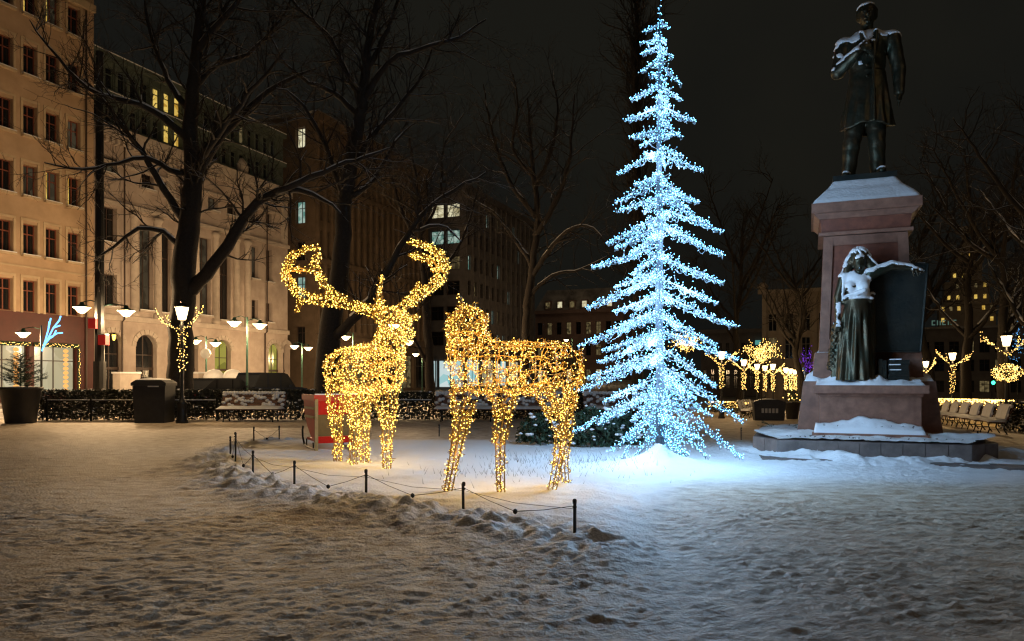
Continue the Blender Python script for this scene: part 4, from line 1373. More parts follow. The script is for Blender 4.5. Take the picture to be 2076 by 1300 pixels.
# ------------------------------------------------------------------ light reindeer
def sdfp(pts, caps):
    d_ = np.full(len(pts), 9.)
    for a, b, ra, rb in caps: d_ = np.minimum(d_, capsule(pts, a, b, ra, rb))
    return d_
def cap_basis(a, b):
    d_ = (b - a).normalized()
    u = d_.orthogonal().normalized()
    return d_, u, d_.cross(u)
def light_part(root, name, caps, allcaps, dens, rods, seed, bulb_r, label=None, jit=.02, ends=True, mt='led_warm'):
    r_ = np.random.default_rng(seed)
    off = Vector(root.location)
    pts = []
    fr = MB()
    for a, b, ra, rb in caps:
        L = (b - a).length
        d_, u, s = cap_basis(a, b)
        n = max(4, int(dens * math.pi * (ra + rb) * (L + (ra + rb) * .5)))
        ext0, ext1 = (ra * .7, rb * .7) if ends else (0, 0)
        for k in range(n):
            q = r_.uniform(-ext0, L + ext1)
            t_ = min(max(q / L, 0), 1)
            r = ra + (rb - ra) * t_
            ov = max(-q, q - L, 0)
            if ov > 0: r = math.sqrt(max(r * r - ov * ov, 1e-5))
            an = r_.uniform(0, 2 * math.pi)
            pts.append(a + d_ * q + (u * math.cos(an) + s * math.sin(an)) * (r + r_.normal(0, jit)))
        nr = rods
        for k in range(nr):                       # bent rods of the frame
            an = 2 * math.pi * k / nr + .3
            ln = []
            for t_ in np.linspace(0, 1, max(3, int(L / .12))):
                r = ra + (rb - ra) * t_
                w = .05 * math.sin(t_ * 7 + k)
                ln.append(a + d_ * (L * t_) + (u * math.cos(an + w) + s * math.sin(an + w)) * r)
            lp = np.array([tuple(q) for q in ln])
            dd = sdfp(lp, [c for c in allcaps if c[0] is not a])
            run = []
            for q, keep in zip(ln, dd > -.03):
                if keep: run.append(q - off)
                else:
                    if len(run) > 1: fr.tube(run, .0075, 3)
                    run = []
            if len(run) > 1: fr.tube(run, .0075, 3)
        for t_ in ([] if name == 'leg' else np.arange(.5 * .28 / L, 1, .28 / max(L, .01))):   # hoops
            r = ra + (rb - ra) * t_
            ln = [a + d_ * (L * t_) + (u * math.cos(q) + s * math.sin(q)) * r for q in np.linspace(0, 2 * math.pi, 13)]
            dd = sdfp(np.array([tuple(q) for q in ln]), [c for c in allcaps if c[0] is not a])
            if (dd > -.03).mean() > .5: fr.tube([q - off for q, k_ in zip(ln, dd > -.03) if k_], .006, 3)
    p = np.array([tuple(q) for q in pts])
    keep = np.ones(len(p), bool)
    for c in allcaps:
        keep &= capsule(p, c[0], c[1], c[2], c[3]) > -.035
    p = p[keep]
    # cable of the light string: hop to close neighbours in wandering loops
    if len(p) > 4:
        d2 = ((p[:, None] - p[None]) ** 2).sum(-1)
        np.fill_diagonal(d2, 9)
        od = np.argsort(d2, 1)
        done = set()
        for i in range(len(p)):
            for j in od[i, [0, 1, 3]]:
                if (j, i) in done or d2[i, j] > .09: continue
                done.add((i, j))
                A, B = Vector(p[i]) - off, Vector(p[j]) - off
                mid = (A + B) / 2 + Vector(r_.normal(0, .022, 3))
                fr.tube([A, A.lerp(mid, .55), mid, mid.lerp(B, .45), B], .0042, 3, False)
    o = fr.build(name, M['gold_wire'], root)
    if label: o['label'] = label
    lt = bulbs('string_lights', p - np.array(off), bulb_r * r_.uniform(.75, 1.25, len(p)), M[mt], o)
    lt['kind'] = 'stuff'
    return o

def reindeer(name, label, base, parts, dens, bulb_r, seed):
    root = empty(name, base, 0, label, 'reindeer figure', 'light reindeer on the snow')
    allc = [c for pn, cs, rods, dn in parts for c in cs]
    for k, (pn, cs, rods, dn) in enumerate(parts):
        light_part(root, pn, cs, allc, dens * dn, rods, seed + k, bulb_r)
    return root
def chain(px, Y, rad):
    pts = [P(x, y, Y if not isinstance(Y, (list, tuple)) else Y[i]) for i, (x, y) in enumerate(px)]
    return [(pts[i], pts[i + 1], rad[i], rad[i + 1]) for i in range(len(pts) - 1)]

left = [
    ('body', chain([(704, 752), (738, 748), (772, 752)], [13.2, 12.75, 12.3], [.40, .41, .40]), 10, 1.0),
    ('neck', chain([(780, 735), (792, 690), (797, 655)], [12.2, 12.05, 11.95], [.33, .24, .19]), 8, 1.0),
    ('head', chain([(796, 650), (808, 660), (826, 684)], [11.9, 11.75, 11.55], [.21, .19, .11]), 8, 1.1),
    ('ear', chain([(772, 648), (735, 622)], 11.95, [.085, .03]), 4, 1.2),
    ('ear', chain([(822, 650), (848, 640)], 11.85, [.085, .03]), 4, 1.2),
    ('leg', chain([(688, 790), (680, 850), (686, 890), (684, 938)], [13.2, 13.2, 13.1, 13.05], [.24, .105, .078, .062]), 6, .9),
    ('leg', chain([(725, 800), (738, 860), (737, 900), (740, 942)], [13.0, 13.0, 12.95, 12.93], [.22, .11, .085, .07]), 6, .95),
    ('leg', chain([(728, 800), (720, 860), (717, 905), (718, 948)], [12.5, 12.5, 12.5, 12.5], [.22, .10, .075, .062]), 6, .9),
    ('leg', chain([(780, 795), (787, 860), (784, 905), (785, 953)], [12.25, 12.15, 12.1, 12.03], [.24, .105, .078, .066]), 6, .9),
    ('antler', chain([(776, 628), (730, 622), (680, 614), (630, 606), (600, 590), (580, 565), (580, 540), (598, 515), (625, 503), (648, 503)], 12.0, [.07, .07, .07, .07, .065, .065, .06, .05, .04, .02])
              + chain([(700, 612), (668, 590), (646, 560), (638, 532), (648, 514)], 12.0, [.06, .06, .055, .06, .03]) + chain([(612, 600), (602, 632)], 12.0, [.06, .025])
              + chain([(578, 548), (605, 545), (630, 550)], 12.0, [.04, .035, .02]) + chain([(770, 622), (768, 590), (776, 558)], 12.0, [.06, .045, .015]), 4, 1.55),
    ('antler', chain([(806, 632), (830, 612), (862, 592), (890, 568), (903, 542), (893, 515), (868, 500), (845, 493), (824, 492)], 11.9, [.07, .07, .075, .075, .07, .065, .055, .045, .02])
              + chain([(884, 545), (868, 525), (845, 520), (826, 516)], 11.9, [.06, .05, .045, .02]) + chain([(836, 606), (840, 590), (850, 574)], 11.9, [.055, .04, .015]) + chain([(872, 505), (882, 512), (893, 514)], 11.9, [.05, .04, .02]), 4, 1.6),
]
def on_snow(v): return (v.x, v.y, 0)
reindeer('antlered_reindeer', 'golden light reindeer with great curled antlers standing beside the red sleigh', on_snow(P(735, 945, 12.6)), left, 330, .0068, 100)
right = [
    ('body', chain([(957, 745), (1050, 746), (1128, 748)], [9.7, 9.85, 10.0], [.345, .35, .345]), 11, .88),
    ('neck', chain([(953, 730), (950, 690), (950, 660)], [9.7, 9.72, 9.75], [.31, .27, .24]), 8, 1.1),
    ('head', chain([(950, 656), (936, 664), (924, 684)], [9.8, 10.0, 10.2], [.24, .20, .13]), 8, 1.1),
    ('ear', chain([(918, 655), (908, 634)], 9.85, [.06, .02]), 4, 1.3),
    ('ear', chain([(980, 650), (988, 636)], 9.75, [.06, .025]), 4, 1.3),
    ('antler', chain([(944, 640), (938, 620), (929, 598)], 9.8, [.045, .03, .012]), 3, 2.2),
    ('antler', chain([(956, 640), (960, 628), (963, 613)], 9.75, [.05, .04, .015]), 3, 2.2),
    ('leg', chain([(943, 782), (937, 840), (928, 890), (917, 950), (907, 1003)], [9.65, 9.6, 9.55, 9.5, 9.5], [.19, .125, .08, .06, .055]), 6, 1.15),
    ('leg', chain([(1018, 785), (1020, 840), (1014, 890), (1014, 950), (1016, 1005)], [9.7, 9.65, 9.55, 9.5, 9.48], [.21, .11, .072, .06, .055]), 6, 1.15),
    ('leg', chain([(1118, 775), (1128, 830), (1140, 880), (1130, 940), (1119, 997)], [9.95, 9.95, 9.95, 9.85, 9.78], [.28, .15, .08, .065, .058]), 6, 1.15),
    ('leg', chain([(1142, 775), (1146, 830), (1148, 885), (1143, 930), (1147, 983)], [10.2, 10.25, 10.3, 10.3, 10.37], [.24, .13, .072, .06, .05]), 6, 1.1),
    ('tail', chain([(1168, 715), (1178, 745), (1181, 782)], [10.0, 10.0, 10.0], [.06, .05, .03]), 4, 1.3),
]
reindeer('walking_reindeer', 'golden light reindeer walking with short antlers, nearest the camera', on_snow(P(1040, 1000, 9.7)), right, 290, .0058, 300)

dl = [o for o in bpy.data.objects if o.get('category') == 'reindeer figure']  # unseen point lights added inside the figures to boost their bulbs
for o in dl:
    near_ = o.name.startswith('walking')
    for x, y, Y, w in (((960, 745, 9.7, 26), (1050, 748, 9.85, 26), (1125, 752, 10.0, 26), (950, 670, 9.75, 9), (1016, 900, 9.55, 5), (925, 920, 9.55, 5), (1130, 920, 9.9, 5)) if near_ else
                       ((708, 752, 13.1, 26), (740, 750, 12.7, 26), (772, 752, 12.3, 26), (800, 665, 11.9, 12), (600, 560, 12, 7), (880, 550, 11.9, 7), (720, 900, 12.6, 6), (785, 900, 12.1, 6))):
        glow('bulb_fill', P(x, y, Y) - o.location, w * 1.0, (1, .58, .16), o, .14)
# ------------------------------------------------------------------ light tree
lt_root = empty('light_tree', (TREE.x, TREE.y, 0), 0, 'tall slender tree of white lights with drooping branches, rising from a snow mound', 'light tree')
TT = P(1337, 0, TREE.y).z
tr = MB()
TRX = [0, .01, -.02, .0, -.015, .0, .0]
tpts = [(TRX[i], 0, .15 + (TT - .15) * i / 6) for i in range(7)]
tr.tube(tpts, [.075, .072, .065, .055, .042, .028, .010], 10)
trunk = tr.build('trunk', M['tree_pole'], lt_root, True)
trr = np.random.default_rng(55)
tp = []
for s in range(4):
    for z in np.arange(.45, TT - .1, .11):
        r = .10 - .075 * z / TT
        a = 2 * math.pi * s / 4 + trr.normal(0, .12)
        tp.append((r * math.cos(a), r * math.sin(a), z + trr.normal(0, .02)))
tp += [(.02, 0, TT), (.0, 0, TT - .1), (-.01, .01, TT - .16), (.01, -.01, TT - .22)]
bulbs('string_lights', tp, .0065, M['led_cold'], trunk)['kind'] = 'stuff'
def tz(y): return CAMZ + (HZ - y) * TREE.y / F
def tx(x): return (x - 1338) / F * TREE.y
# branches seen in outline: tip pixel on the left or right, and the height where the branch leaves the trunk
outl = [(1306, 57, 50), (1357, 58, 45), (1300, 84, 76), (1366, 114, 96), (1300, 106, 92), (1352, 88, 75), (1297, 148, 122), (1383, 166, 132), (1277, 206, 170), (1384, 198, 172), (1268, 241, 218),
        (1412, 244, 215), (1273, 282, 262), (1386, 275, 250), (1387, 310, 296), (1254, 344, 306), (1424, 345, 315), (1285, 372, 358), (1247, 406, 362), (1421, 404, 372), (1252, 428, 398), (1400, 420, 388), (1443, 444, 400), (1226, 498, 440),
        (1456, 470, 425), (1243, 505, 462), (1425, 490, 452), (1472, 514, 460), (1200, 540, 500), (1476, 567, 520), (1247, 578, 548), (1190, 618, 560), (1458, 612, 566), (1245, 630, 600), (1503, 658, 600), (1228, 674, 628), (1172, 698, 640),
        (1450, 700, 640), (1506, 727, 672), (1212, 732, 690), (1222, 708, 672), (1448, 782, 705), (1168, 792, 728), (1190, 765, 715), (1222, 812, 765), (1516, 856, 740), (1448, 842, 780), (1162, 877, 790), (1215, 860, 790), (1512, 930, 800), (1262, 930, 815), (1430, 905, 800), (1300, 915, 830), (1390, 900, 830), (1240, 916, 835), (1440, 926, 832), (1284, 934, 862), (1396, 936, 862), (1312, 930, 858), (1366, 934, 858)]
spec = []
for (x, y, ya) in outl:
    L = abs(tx(x))
    sg = 1 if x > 1338 else -1
    az = (0 if sg > 0 else math.pi) + trr.uniform(-.28, .28)
    spec.append((az, L / math.cos(min(.28, abs(math.sin(az)))), tz(ya), tz(y)))
def Lmax(z): return float(np.interp(z, [.8, 1.6, 2.2, 3.2, 4.2, 5.2, 6.2, 7.0, 7.6], [1.25, 1.45, 1.38, 1.22, 1.0, .78, .56, .36, .2]))
z = .62
k = 0
while z < 7.5:                                     # branches towards and away from the viewer
    L = Lmax(z)
    for j in range(2):
        az = (math.pi / 2 if (j + k) % 2 else -math.pi / 2) + trr.uniform(-.85, .85)
        l = L * trr.uniform(.42, .70)
        spec.append((az, l, z, z - l * np.interp(z, [1, 3, 5, 7.5], [.5, .3, .2, .1]) * trr.uniform(.7, 1.2)))
    z += .33
    k += 1
for az, L, za, zt in spec:
    drop = za - zt
    pts = []
    n = max(5, int(L / .07))
    tz_ = max(0, za)
    curl = .10 * L * np.interp(za, [1, 5, 7], [.3, .7, 1.2])
    for i in range(n + 1):
        q = i / n
        r = L * q
        zz = za - (drop + curl * .6) * (q ** (1.15)) + curl * .6 * q ** 4
        bend = .10 * L * math.sin(q * 2.4 + az * 3) * q
        pts.append(Vector((math.cos(az) * r - math.sin(az) * bend, math.sin(az) * r + math.cos(az) * bend, zz)))
    br = MB()
    br.tube(pts, list(np.linspace(.016, .006, n + 1)), 4)
    bp = []
    nb_ = int(max(L, .18) * np.interp(za, [1, 4, 7.5], [155, 140, 112]))
    wid = np.interp(L, [.1, .5, 1.4], [.05, .09, .13])
    prev = None
    for i in range(nb_):
        q = (i + trr.random()) / nb_
        fi = q * n
        p0 = pts[min(int(fi), n - 1)].lerp(pts[min(int(fi) + 1, n)], fi % 1)
        w = wid * (1.08 - .82 * q)
        of = Vector((trr.normal(0, w * .8), trr.normal(0, w * .8), trr.normal(-.01, w * .5)))
        c = p0 + of
        bp.append(tuple(c))
        if prev is not None and i % 2 == 0 and (prev - c).length < .28:    # loops of cable between bulbs
            mid = (prev + c) / 2 + Vector((0, 0, -trr.uniform(.0, .075)))
            br.tube([prev, prev.lerp(mid, .5) - Vector((0, 0, .012)), mid, mid.lerp(c, .5) - Vector((0, 0, .012)), c], .0045, 3, False)
        prev = c
    if 2.2 < za < 6.8 and L > .5:                  # sagging festoons under the outer half
        for s in range(3):
            q0 = .35 + .18 * s
            A, B = pts[int(q0 * n)], pts[min(int((q0 + .16) * n), n)]
            sag = trr.uniform(.05, .12)
            br.tube([A.lerp(B, t_) - Vector((0, 0, sag * math.sin(math.pi * t_))) for t_ in np.linspace(0, 1, 7)], .006, 3, False)
    bo = br.build('branch', M['white_wire'], lt_root)
    bulbs('string_lights', bp, .0070 * trr.uniform(.75, 1.25, len(bp)), M['led_cold'], bo)['kind'] = 'stuff'

for zz, w in ((1.15, 45), (1.9, 85), (2.9, 80), (3.9, 65), (4.9, 45), (5.9, 28), (6.9, 14)):  # point lights added among the branches carry most light onto the snow
    for j in range(3):
        a = j * 2.094 + zz * 1.3
        glow('bulb_fill', (math.cos(a) * .45 * Lmax(zz), math.sin(a) * .45 * Lmax(zz), zz + .1 * j), w * 1.05, (.40, .67, 1), lt_root, .15)
# ------------------------------------------------------------------ red sleigh
slp = P(681, 916, 15.1)
sl = empty('red_sleigh', (slp.x, slp.y, .03), math.radians(27), 'red sleigh with golden back panel standing behind the antlered reindeer', 'sleigh')
prof = [(0, .16), (.25, .19), (.55, .30), (.85, .47), (1.08, .66), (1.20, .86), (1.22, 1.02), (.0, 1.02)]
for sx in (-.40, .36):
    MB().prism(prof, sx, sx + .04, 'x').build('side_panel', M['red_paint'], sl)
MB().bb(-.355, .355, .0, .035, .16, .30).build('back_board', M['red_paint'], sl)
MB().bb(-.355, .355, .012, .03, .302, .74).build('gold_panel', M['gold_panel'], sl)
MB().bb(-.355, .355, .0, .035, .742, 1.02).build('back_board', M['red_paint'], sl)
MB().bb(-.44, -.34, -.02, 1.24, 1.022, 1.14).build('top_rail', mat('rail_red2', (.50, .05, .028), .5, spec=.2), sl)
MB().bb(-.338, .44, -.02, .10, 1.022, 1.14).build('top_rail', bpy.data.materials['rail_red2'], sl)
MB().bb(-.42, .42, -.01, .09, 1.142, 1.165).build('snow', M['snow_clean'], sl)
MB().bb(-.355, .355, .04, 1.1, .17, .22).build('floor_board', M['red_paint'], sl)
MB().bb(-.355, .355, .36, .78, .46, .52).build('seat', M['red_paint'], sl)
for zz in (.66, .84):
    MB().bb(-.445, -.402, .05, .95, zz, zz + .045).build('trim_strip', M['wood_post'], sl)
for sx in (-.40, .385):
    MB().bb(sx - .03, sx + .03, -.05, -.002, .0, 1.06).build('corner_post', M['wood_post'], sl)
    MB().tube([(sx, -.02, .03), (sx, .8, .03), (sx, 1.15, .06), (sx, 1.33, .2), (sx, 1.36, .36), (sx, 1.30, .44)], .022, 6).build('runner', M['iron'], sl)
    MB().tube([(sx, .25, .03), (sx, .28, .16)], .015, 5).tube([(sx, .95, .03), (sx, .92, .2)], .015, 5).build('strut', M['iron'], sl)
# ------------------------------------------------------------------ rope fence round the light figures
ords = ['leftmost front', 'second from the left', 'third from the left', 'fourth from the left', 'middle', 'second nearest', 'nearest and tallest looking']
plist = []
def post(x, yt, yb, label):
    g = ground_px(x, yb)
    z0 = hz(g.x, g.y)
    zt = CAMZ + (HZ - yt) * g.y / F
    o = empty('barrier_post', (g.x, g.y, z0), 0, label, 'post', 'thin black posts of the rope fence')
    h = max(.3, zt - z0)
    MB().tube([(0, 0, -.25), (random.uniform(-.01, .01), 0, h)], .016, 8).build('shaft', M['black_metal'], o)
    MB().lathe([(.019, h - .03), (.021, h), (.016, h + .014), (.004, h + .018)], (0, 0, 0), 8).build('cap', M['black_metal'], o, True)
    MB().tube([(0, 0, h - .07), (0, 0, h - .05)], .020, 8).build('ring', M['iron'], o)
    return Vector((g.x, g.y, z0 + h - .05))
labels = ['thin black post at the far left corner of the rope fence', 'tall thin black post at the left corner of the rope fence', 'black post just right of the left corner of the rope fence',
          'black post left of the antlered reindeer\'s legs', 'black post in front of the antlered reindeer', 'black post in front of the walking reindeer\'s front legs', 'black post nearest the camera at the right end of the rope']
for (x, yt, yb), lb in zip(POSTS_PX, labels): plist.append(post(x, yt, yb, lb))
pb = [post(515, 875, 903, 'short black post left of the sleigh, the nearer of two'), post(566, 870, 896, 'short black post left of the sleigh, the farther of two')]
post(890, 866, 885, 'lone thin black post behind the two reindeer')
post(1503, 868, 887, 'lone thin black post between the light tree and the pedestal')
post(1982, 884, 897, 'stub of a black post right of the pedestal base')
rl = ['rope sagging from the left corner posts', 'rope span right of the left corner post', 'rope span left of the antlered reindeer', 'rope span before the antlered reindeer', 'rope span between the middle posts', 'rope span ending at the nearest post']
def rope(A, B, label, drop):
    c = (A + B) / 2
    zc = max(hz(c.x, c.y) + .05, min(A.z, B.z) - drop)
    r0 = empty('rope', (c.x, c.y, zc), 0, label, 'rope', 'ropes of the low fence')
    C = Vector((c.x, c.y, zc))
    MB().tube([A - C, (A - C) * .5 + Vector((0, 0, -.012)), Vector((0, 0, 0)), (B - C) * .5 + Vector((0, 0, -.012)), B - C], .0035, 4).build('strand', M['iron'], r0)
    MB().tube([A - C - Vector((0, 0, .03)), ((A + B) / 2 - C) + Vector((0, 0, -.07)), B - C - Vector((0, 0, .03))], .0028, 4).build('strand', M['iron'], r0)
    MB().lathe([(.004, -.028), (.020, -.018), (.025, 0), (.020, .018), (.004, .028)], (0, 0, 0), 8).build('weight', M['black_metal'], r0, True)
for i in range(len(plist) - 1): rope(plist[i], plist[i + 1], rl[i], .26)
rope(pb[0], pb[1], 'rope span behind the left corner beside the sleigh', .2)
# dry grass blades poking through the clean snow
gb = MB()
random.seed(15)
for k in range(520):
    x, y = random.choice([(2.0, 13.4), (1.2, 12.6), (.4, 12.9), (-.6, 11.2), (1.5, 11.5), (.9, 14)])
    x += random.gauss(0, .6)
    y += random.gauss(0, .5)
    z0 = hz(x, y)
    a, l = random.uniform(0, 6.3), random.uniform(.04, .13)
    gb.poly([(x, y, z0 - .01), (x + .006, y, z0 - .01), (x + math.cos(a) * l * .6, y + math.sin(a) * l * .6, z0 + l)])
tag(gb.build('dry_grass', M['leaf_dark']), 'dry dark grass blades poking through clean snow near the light tree', 'grass', kind='stuff')

# ------------------------------------------------------------------ hedge, railing
def hedge(name, label, A, B, w, z0, z1, n, nsnow, leafm, seed, leaf=.065, cat='hedge'):
    random.seed(seed)
    d_ = (B - A)
    L = d_.length
    d_.normalize()
    s = Vector((-d_.y, d_.x, 0))
    o = empty(name, (A + B) / 2, 0, label, cat)
    O = Vector(o.location)
    m, sn, st = MB(), MB(), MB()
    for k in range(n):
        t_, q, z = random.random() * L, random.uniform(-w / 2, w / 2), z0 + (z1 - z0) * random.random() ** .8
        if random.random() < .55: q = -w / 2 * random.uniform(.75, 1.05)
        c = A + d_ * t_ + s * q - O + Vector((0, 0, z))
        u = Vector((random.gauss(0, 1), random.gauss(0, 1), random.gauss(0, .6))).normalized() * leaf * random.uniform(.6, 1.3)
        v = u.cross(Vector((random.gauss(0, 1), random.gauss(0, 1), random.gauss(0, 1)))).normalized() * leaf * .5
        m.poly([c - u, c - v * .9, c + u, c + v])
    for k in range(int(L * 16)):
        t_ = random.random() * L
        c = A + d_ * t_ + s * random.uniform(-w / 2, w / 2) - O
        top = random.uniform(.7, 1.0) * (z1 - z0) + z0
        st.tube([c + Vector((0, 0, z0)), c + Vector((random.gauss(0, .08), random.gauss(0, .05), (z0 + top) / 2)), c + Vector((random.gauss(0, .15), random.gauss(0, .08), top))], [.014, .010, .005], 3, False)
    for k in range(nsnow):
        t_ = random.random() * L
        hi_ = random.random() < .12
        c = A + d_ * t_ + s * (random.uniform(-w / 2, w / 2) if hi_ else -w / 2 * random.uniform(.85, 1.08)) - O + Vector((0, 0, z1 + .0 if hi_ else random.uniform(z0, z1 * .8)))
        r = random.uniform(.015, .05) * (1.4 if hi_ else 1)
        sn.blob(c, r * 1.4, r, r * .6, 5, 3)
    f = m.build('foliage', leafm, o)
    f['kind'] = 'stuff'
    st.build('twigs', M['bark'], o)['kind'] = 'stuff'
    if nsnow: sn.build('snow', M['snow'], o, True)['kind'] = 'stuff'
    return o
HA, HB = P(85, 768, 26.9), P(640, 768, 27.2)
hedge('clipped_hedge', 'dark clipped hedge flecked with snow from the planter to the sleigh', Vector((HA.x, HA.y, 0)), Vector((HB.x, HB.y, 0)), .8, .02, 1.10, 17000, 170, M['leaf_dark'], 31)
HA2, HB2 = P(640, 768, 27.2), P(1300, 768, 27.6)
hedge('clipped_hedge', 'dark clipped hedge behind the reindeer and light tree', Vector((HA2.x + .2, HA2.y, 0)), Vector((HB2.x, HB2.y, 0)), .8, .02, 1.02, 16000, 150, M['leaf_dark'], 32)
def railing(x0, x1, Y, label):
    a, b = P(x0, 768, Y), P(x1, 768, Y)
    r0 = empty('low_railing', (a.x, Y, 0), 0, label, 'railing', 'low iron railings before the hedge')
    L = b.x - a.x
    MB().tube([(0, 0, .72), (L, 0, .72)], .022, 5).build('rail', M['iron'], r0)
    MB().tube([(0, 0, .25), (L, 0, .25)], .018, 5).build('rail', M['iron'], r0)
    MB().bb(0, L, -.02, .02, .742, .762).build('snow', M['snow'], r0)
    n = int(L / 1.5) + 1
    for k in range(n): MB().bb(k * L / max(n - 1, 1) - .03, k * L / max(n - 1, 1) + .03, -.03, .03, -.1, .82).build('rail_post', M['iron'], r0)
railing(95, 275, 26.2, 'low iron railing before the hedge right of the fir planter')
railing(352, 440, 26.2, 'low iron railing before the hedge under the garlanded lamp')
railing(800, 875, 26.3, 'low iron railing before the hedge between the reindeer')

# ------------------------------------------------------------------ benches
def make_bench(L):
    r0 = empty('park_bench')
    for k in range(4): MB().bb(-L / 2, L / 2, -.26 + k * .13, -.26 + k * .13 + .10, .42, .455).build('seat_slat', M['bench_wood'], r0)
    for k in range(4):
        y0_, z0 = .27 + k * .05, .53 + k * .115
        MB().prism([(y0_, z0), (y0_ + .03, z0 - .012), (y0_ + .068, z0 + .083), (y0_ + .038, z0 + .095)], -L / 2, L / 2, 'x').build('back_slat', M['bench_wood'], r0)
    for sx in (-L * .38, L * .38):
        g = MB()
        g.tube([(sx, -.27, 0), (sx, -.20, .2), (sx, -.26, .41), (sx, .24, .40), (sx, .36, .72), (sx, .47, 1.0)], .024, 5)
        g.tube([(sx, .34, 0), (sx, .22, .2), (sx, .26, .40)], .024, 5)
        g.tube([(sx, -.2, .2), (sx, .22, .2)], .016, 5)
        g.build('leg_frame', M['iron'], r0)
    snow_sheet('seat_snow', r0, -L / 2 + .01, L / 2 - .01, -.27, .27, lambda X, Y: .53 + .03 * fbm(X * 3, Y * 5, 3, 3) + .04 * np.clip(Y / .3, 0, 1), .456, .07, M['snow'])
    bs_ = MB()
    for k in range(int(L / .11)):
        bs_.blob((-L / 2 + .06 + k * .11, .43, 1.0), .085, .05, random.uniform(.05, .075), 6, 4)
        for q_ in range(3):
            if random.random() < .75:
                zz_ = random.uniform(.55, .93)
                bs_.blob((-L / 2 + .06 + k * .11, .23 + (zz_ - .5) * .44, zz_), .08, .03, .055, 6, 4)
    bs_.build('back_snow', M['snow'], r0, True)['kind'] = 'stuff'
    return r0
def dup(root, loc, rz, label):
    r = root.copy()
    COL.objects.link(r)
    r.location = loc
    r.rotation_euler = (0, 0, rz)
    r['label'] = label
    for ch in list(root.children):
        c = ch.copy()
        COL.objects.link(c)
        c.parent = r
        for g in ch.children:
            e = g.copy()
            COL.objects.link(e)
            e.parent = c
    return r
random.seed(17)
bench = make_bench(2.25)
tag(bench, 'snow covered bench against the hedge left of the sleigh', 'bench', 'park benches')
bp_ = P(508, 768, 25.8)
bench.location = (bp_.x, bp_.y, 0)
bp_ = P(945, 768, 25.9)
dup(bench, (bp_.x, bp_.y, 0), 0, 'dark wooden bench seen behind the walking reindeer\'s front legs')
bp_ = P(1085, 768, 25.9)
dup(bench, (bp_.x, bp_.y, 0), 0, 'dark wooden bench seen behind the walking reindeer\'s belly')
bp_ = P(1250, 768, 25.9)
dup(bench, (bp_.x, bp_.y, gz(bp_.x, bp_.y)), 0, 'dark wooden bench half hidden behind the light tree')
bench2 = make_bench(1.55)
tag(bench2, cat='bench', group='park benches')
BCS = MB().prism([(.22, .54), (.26, .50), (.40, .98), (.35, 1.0), (.28, .80)], -.72, .72, 'x').mesh('back_cover_snow', M['snow'])
def place(r, loc, rz, label):
    r.location = loc
    r.rotation_euler = (0, 0, rz)
    r['label'] = label
    return r
rown = ['nearest', 'second nearest', 'third nearest', 'fourth nearest', 'fifth nearest', 'farthest']
B0 = P(2012, 768, 26.2)
for k in range(6):
    x, y = B0.x + UX * 2.35 * k, B0.y + UY * 2.35 * k
    rb_ = (place if k == 0 else dup)(bench2, (x, y, gz(x, y)), ST_RZ + math.pi, f'{rown[k]} snowy bench of the row right of the monument')
    if k == 0: link_mesh('back_cover_snow', BCS, rb_)
B1 = P(1512, 768, 44)
for k in range(4):
    x, y = B1.x + UX * 2.8 * k, B1.y + UY * 2.8 * k
    rb_ = dup(bench2, (x, y, gz(x, y)), ST_RZ, f'{rown[k]} snowy bench of the far row between light tree and monument')

# ------------------------------------------------------------------ bin, planter with fir
q = P(313, 768, 25.4)
bn = empty('litter_bin', (q.x, q.y, 0), .05, 'large dark litter bin with snow on its lid before the hedge', 'bin')
MB().frustum(0, 0, 0, .98, .8, 1.26, 1.08, .88).build('body', M['pot'], bn)
MB().prism([(-.58, 1.262), (.58, 1.262), (.58, 1.36), (.42, 1.46), (-.42, 1.46), (-.58, 1.36)], -.48, .48, 'y').build('lid', M['pot'], bn)
MB().bb(-.02, .34, -.485, -.462, 1.22, 1.262).build('slot_rim', M['sign_grey'], bn)
snow_sheet('snow', bn, -.5, .5, -.46, .46, lambda X, Y: 1.46 + .07 * np.clip(1 - np.abs(X) / .55, 0, 1) + .015 * fbm(X * 6, Y * 6, 2, 2) - .06 * (np.abs(X) > .42), 1.42, .06, M['snow'])

def spray(m, p, d_, L, rng, up, nl=.055, dens=70):
    """one conifer bough: a bent shoot with side shoots bristling with needles"""
    pts = [p + d_ * (L * t_) + Vector((0, 0, up * L * t_ * t_)) for t_ in np.linspace(0, 1, 5)]
    m.tube(pts, [.012, .010, .008, .006, .003], 3, False)
    def needles(a, b, n, l):
        ax = (b - a).normalized()
        for k in range(n):
            c = a.lerp(b, rng.random())
            o = Vector(rng.normal(0, 1, 3))
            o = (o - ax * o.dot(ax)).normalized() * l + ax * l * .8
            w = ax.cross(o).normalized() * .006
            m.poly([c - w, c + w, c + o])
    for i in range(4): needles(pts[i], pts[i + 1], int(dens * L / 4), nl)
    for i in range(int(L * 9)):
        t_ = rng.uniform(.15, .9)
        c = pts[0].lerp(pts[-1], t_) + Vector((0, 0, up * L * (t_ * t_ - t_)))
        sd_ = d_.cross(Vector((0, 0, 1))).normalized() * (1 if i % 2 else -1)
        e = c + (d_ * .6 + sd_ * .75 + Vector((0, 0, rng.normal(0, .12)))) * L * .42 * (1 - t_ * .7)
        m.tube([c, e], [.006, .003], 3, False)
        needles(c, e, int(dens * (e - c).length * .9), nl)
rng = np.random.default_rng(77)
q = P(42, 768, 25)
pl = empty('fir_planter', (q.x, q.y, 0), 0, 'small dark fir growing in a big round black planter', 'planter')
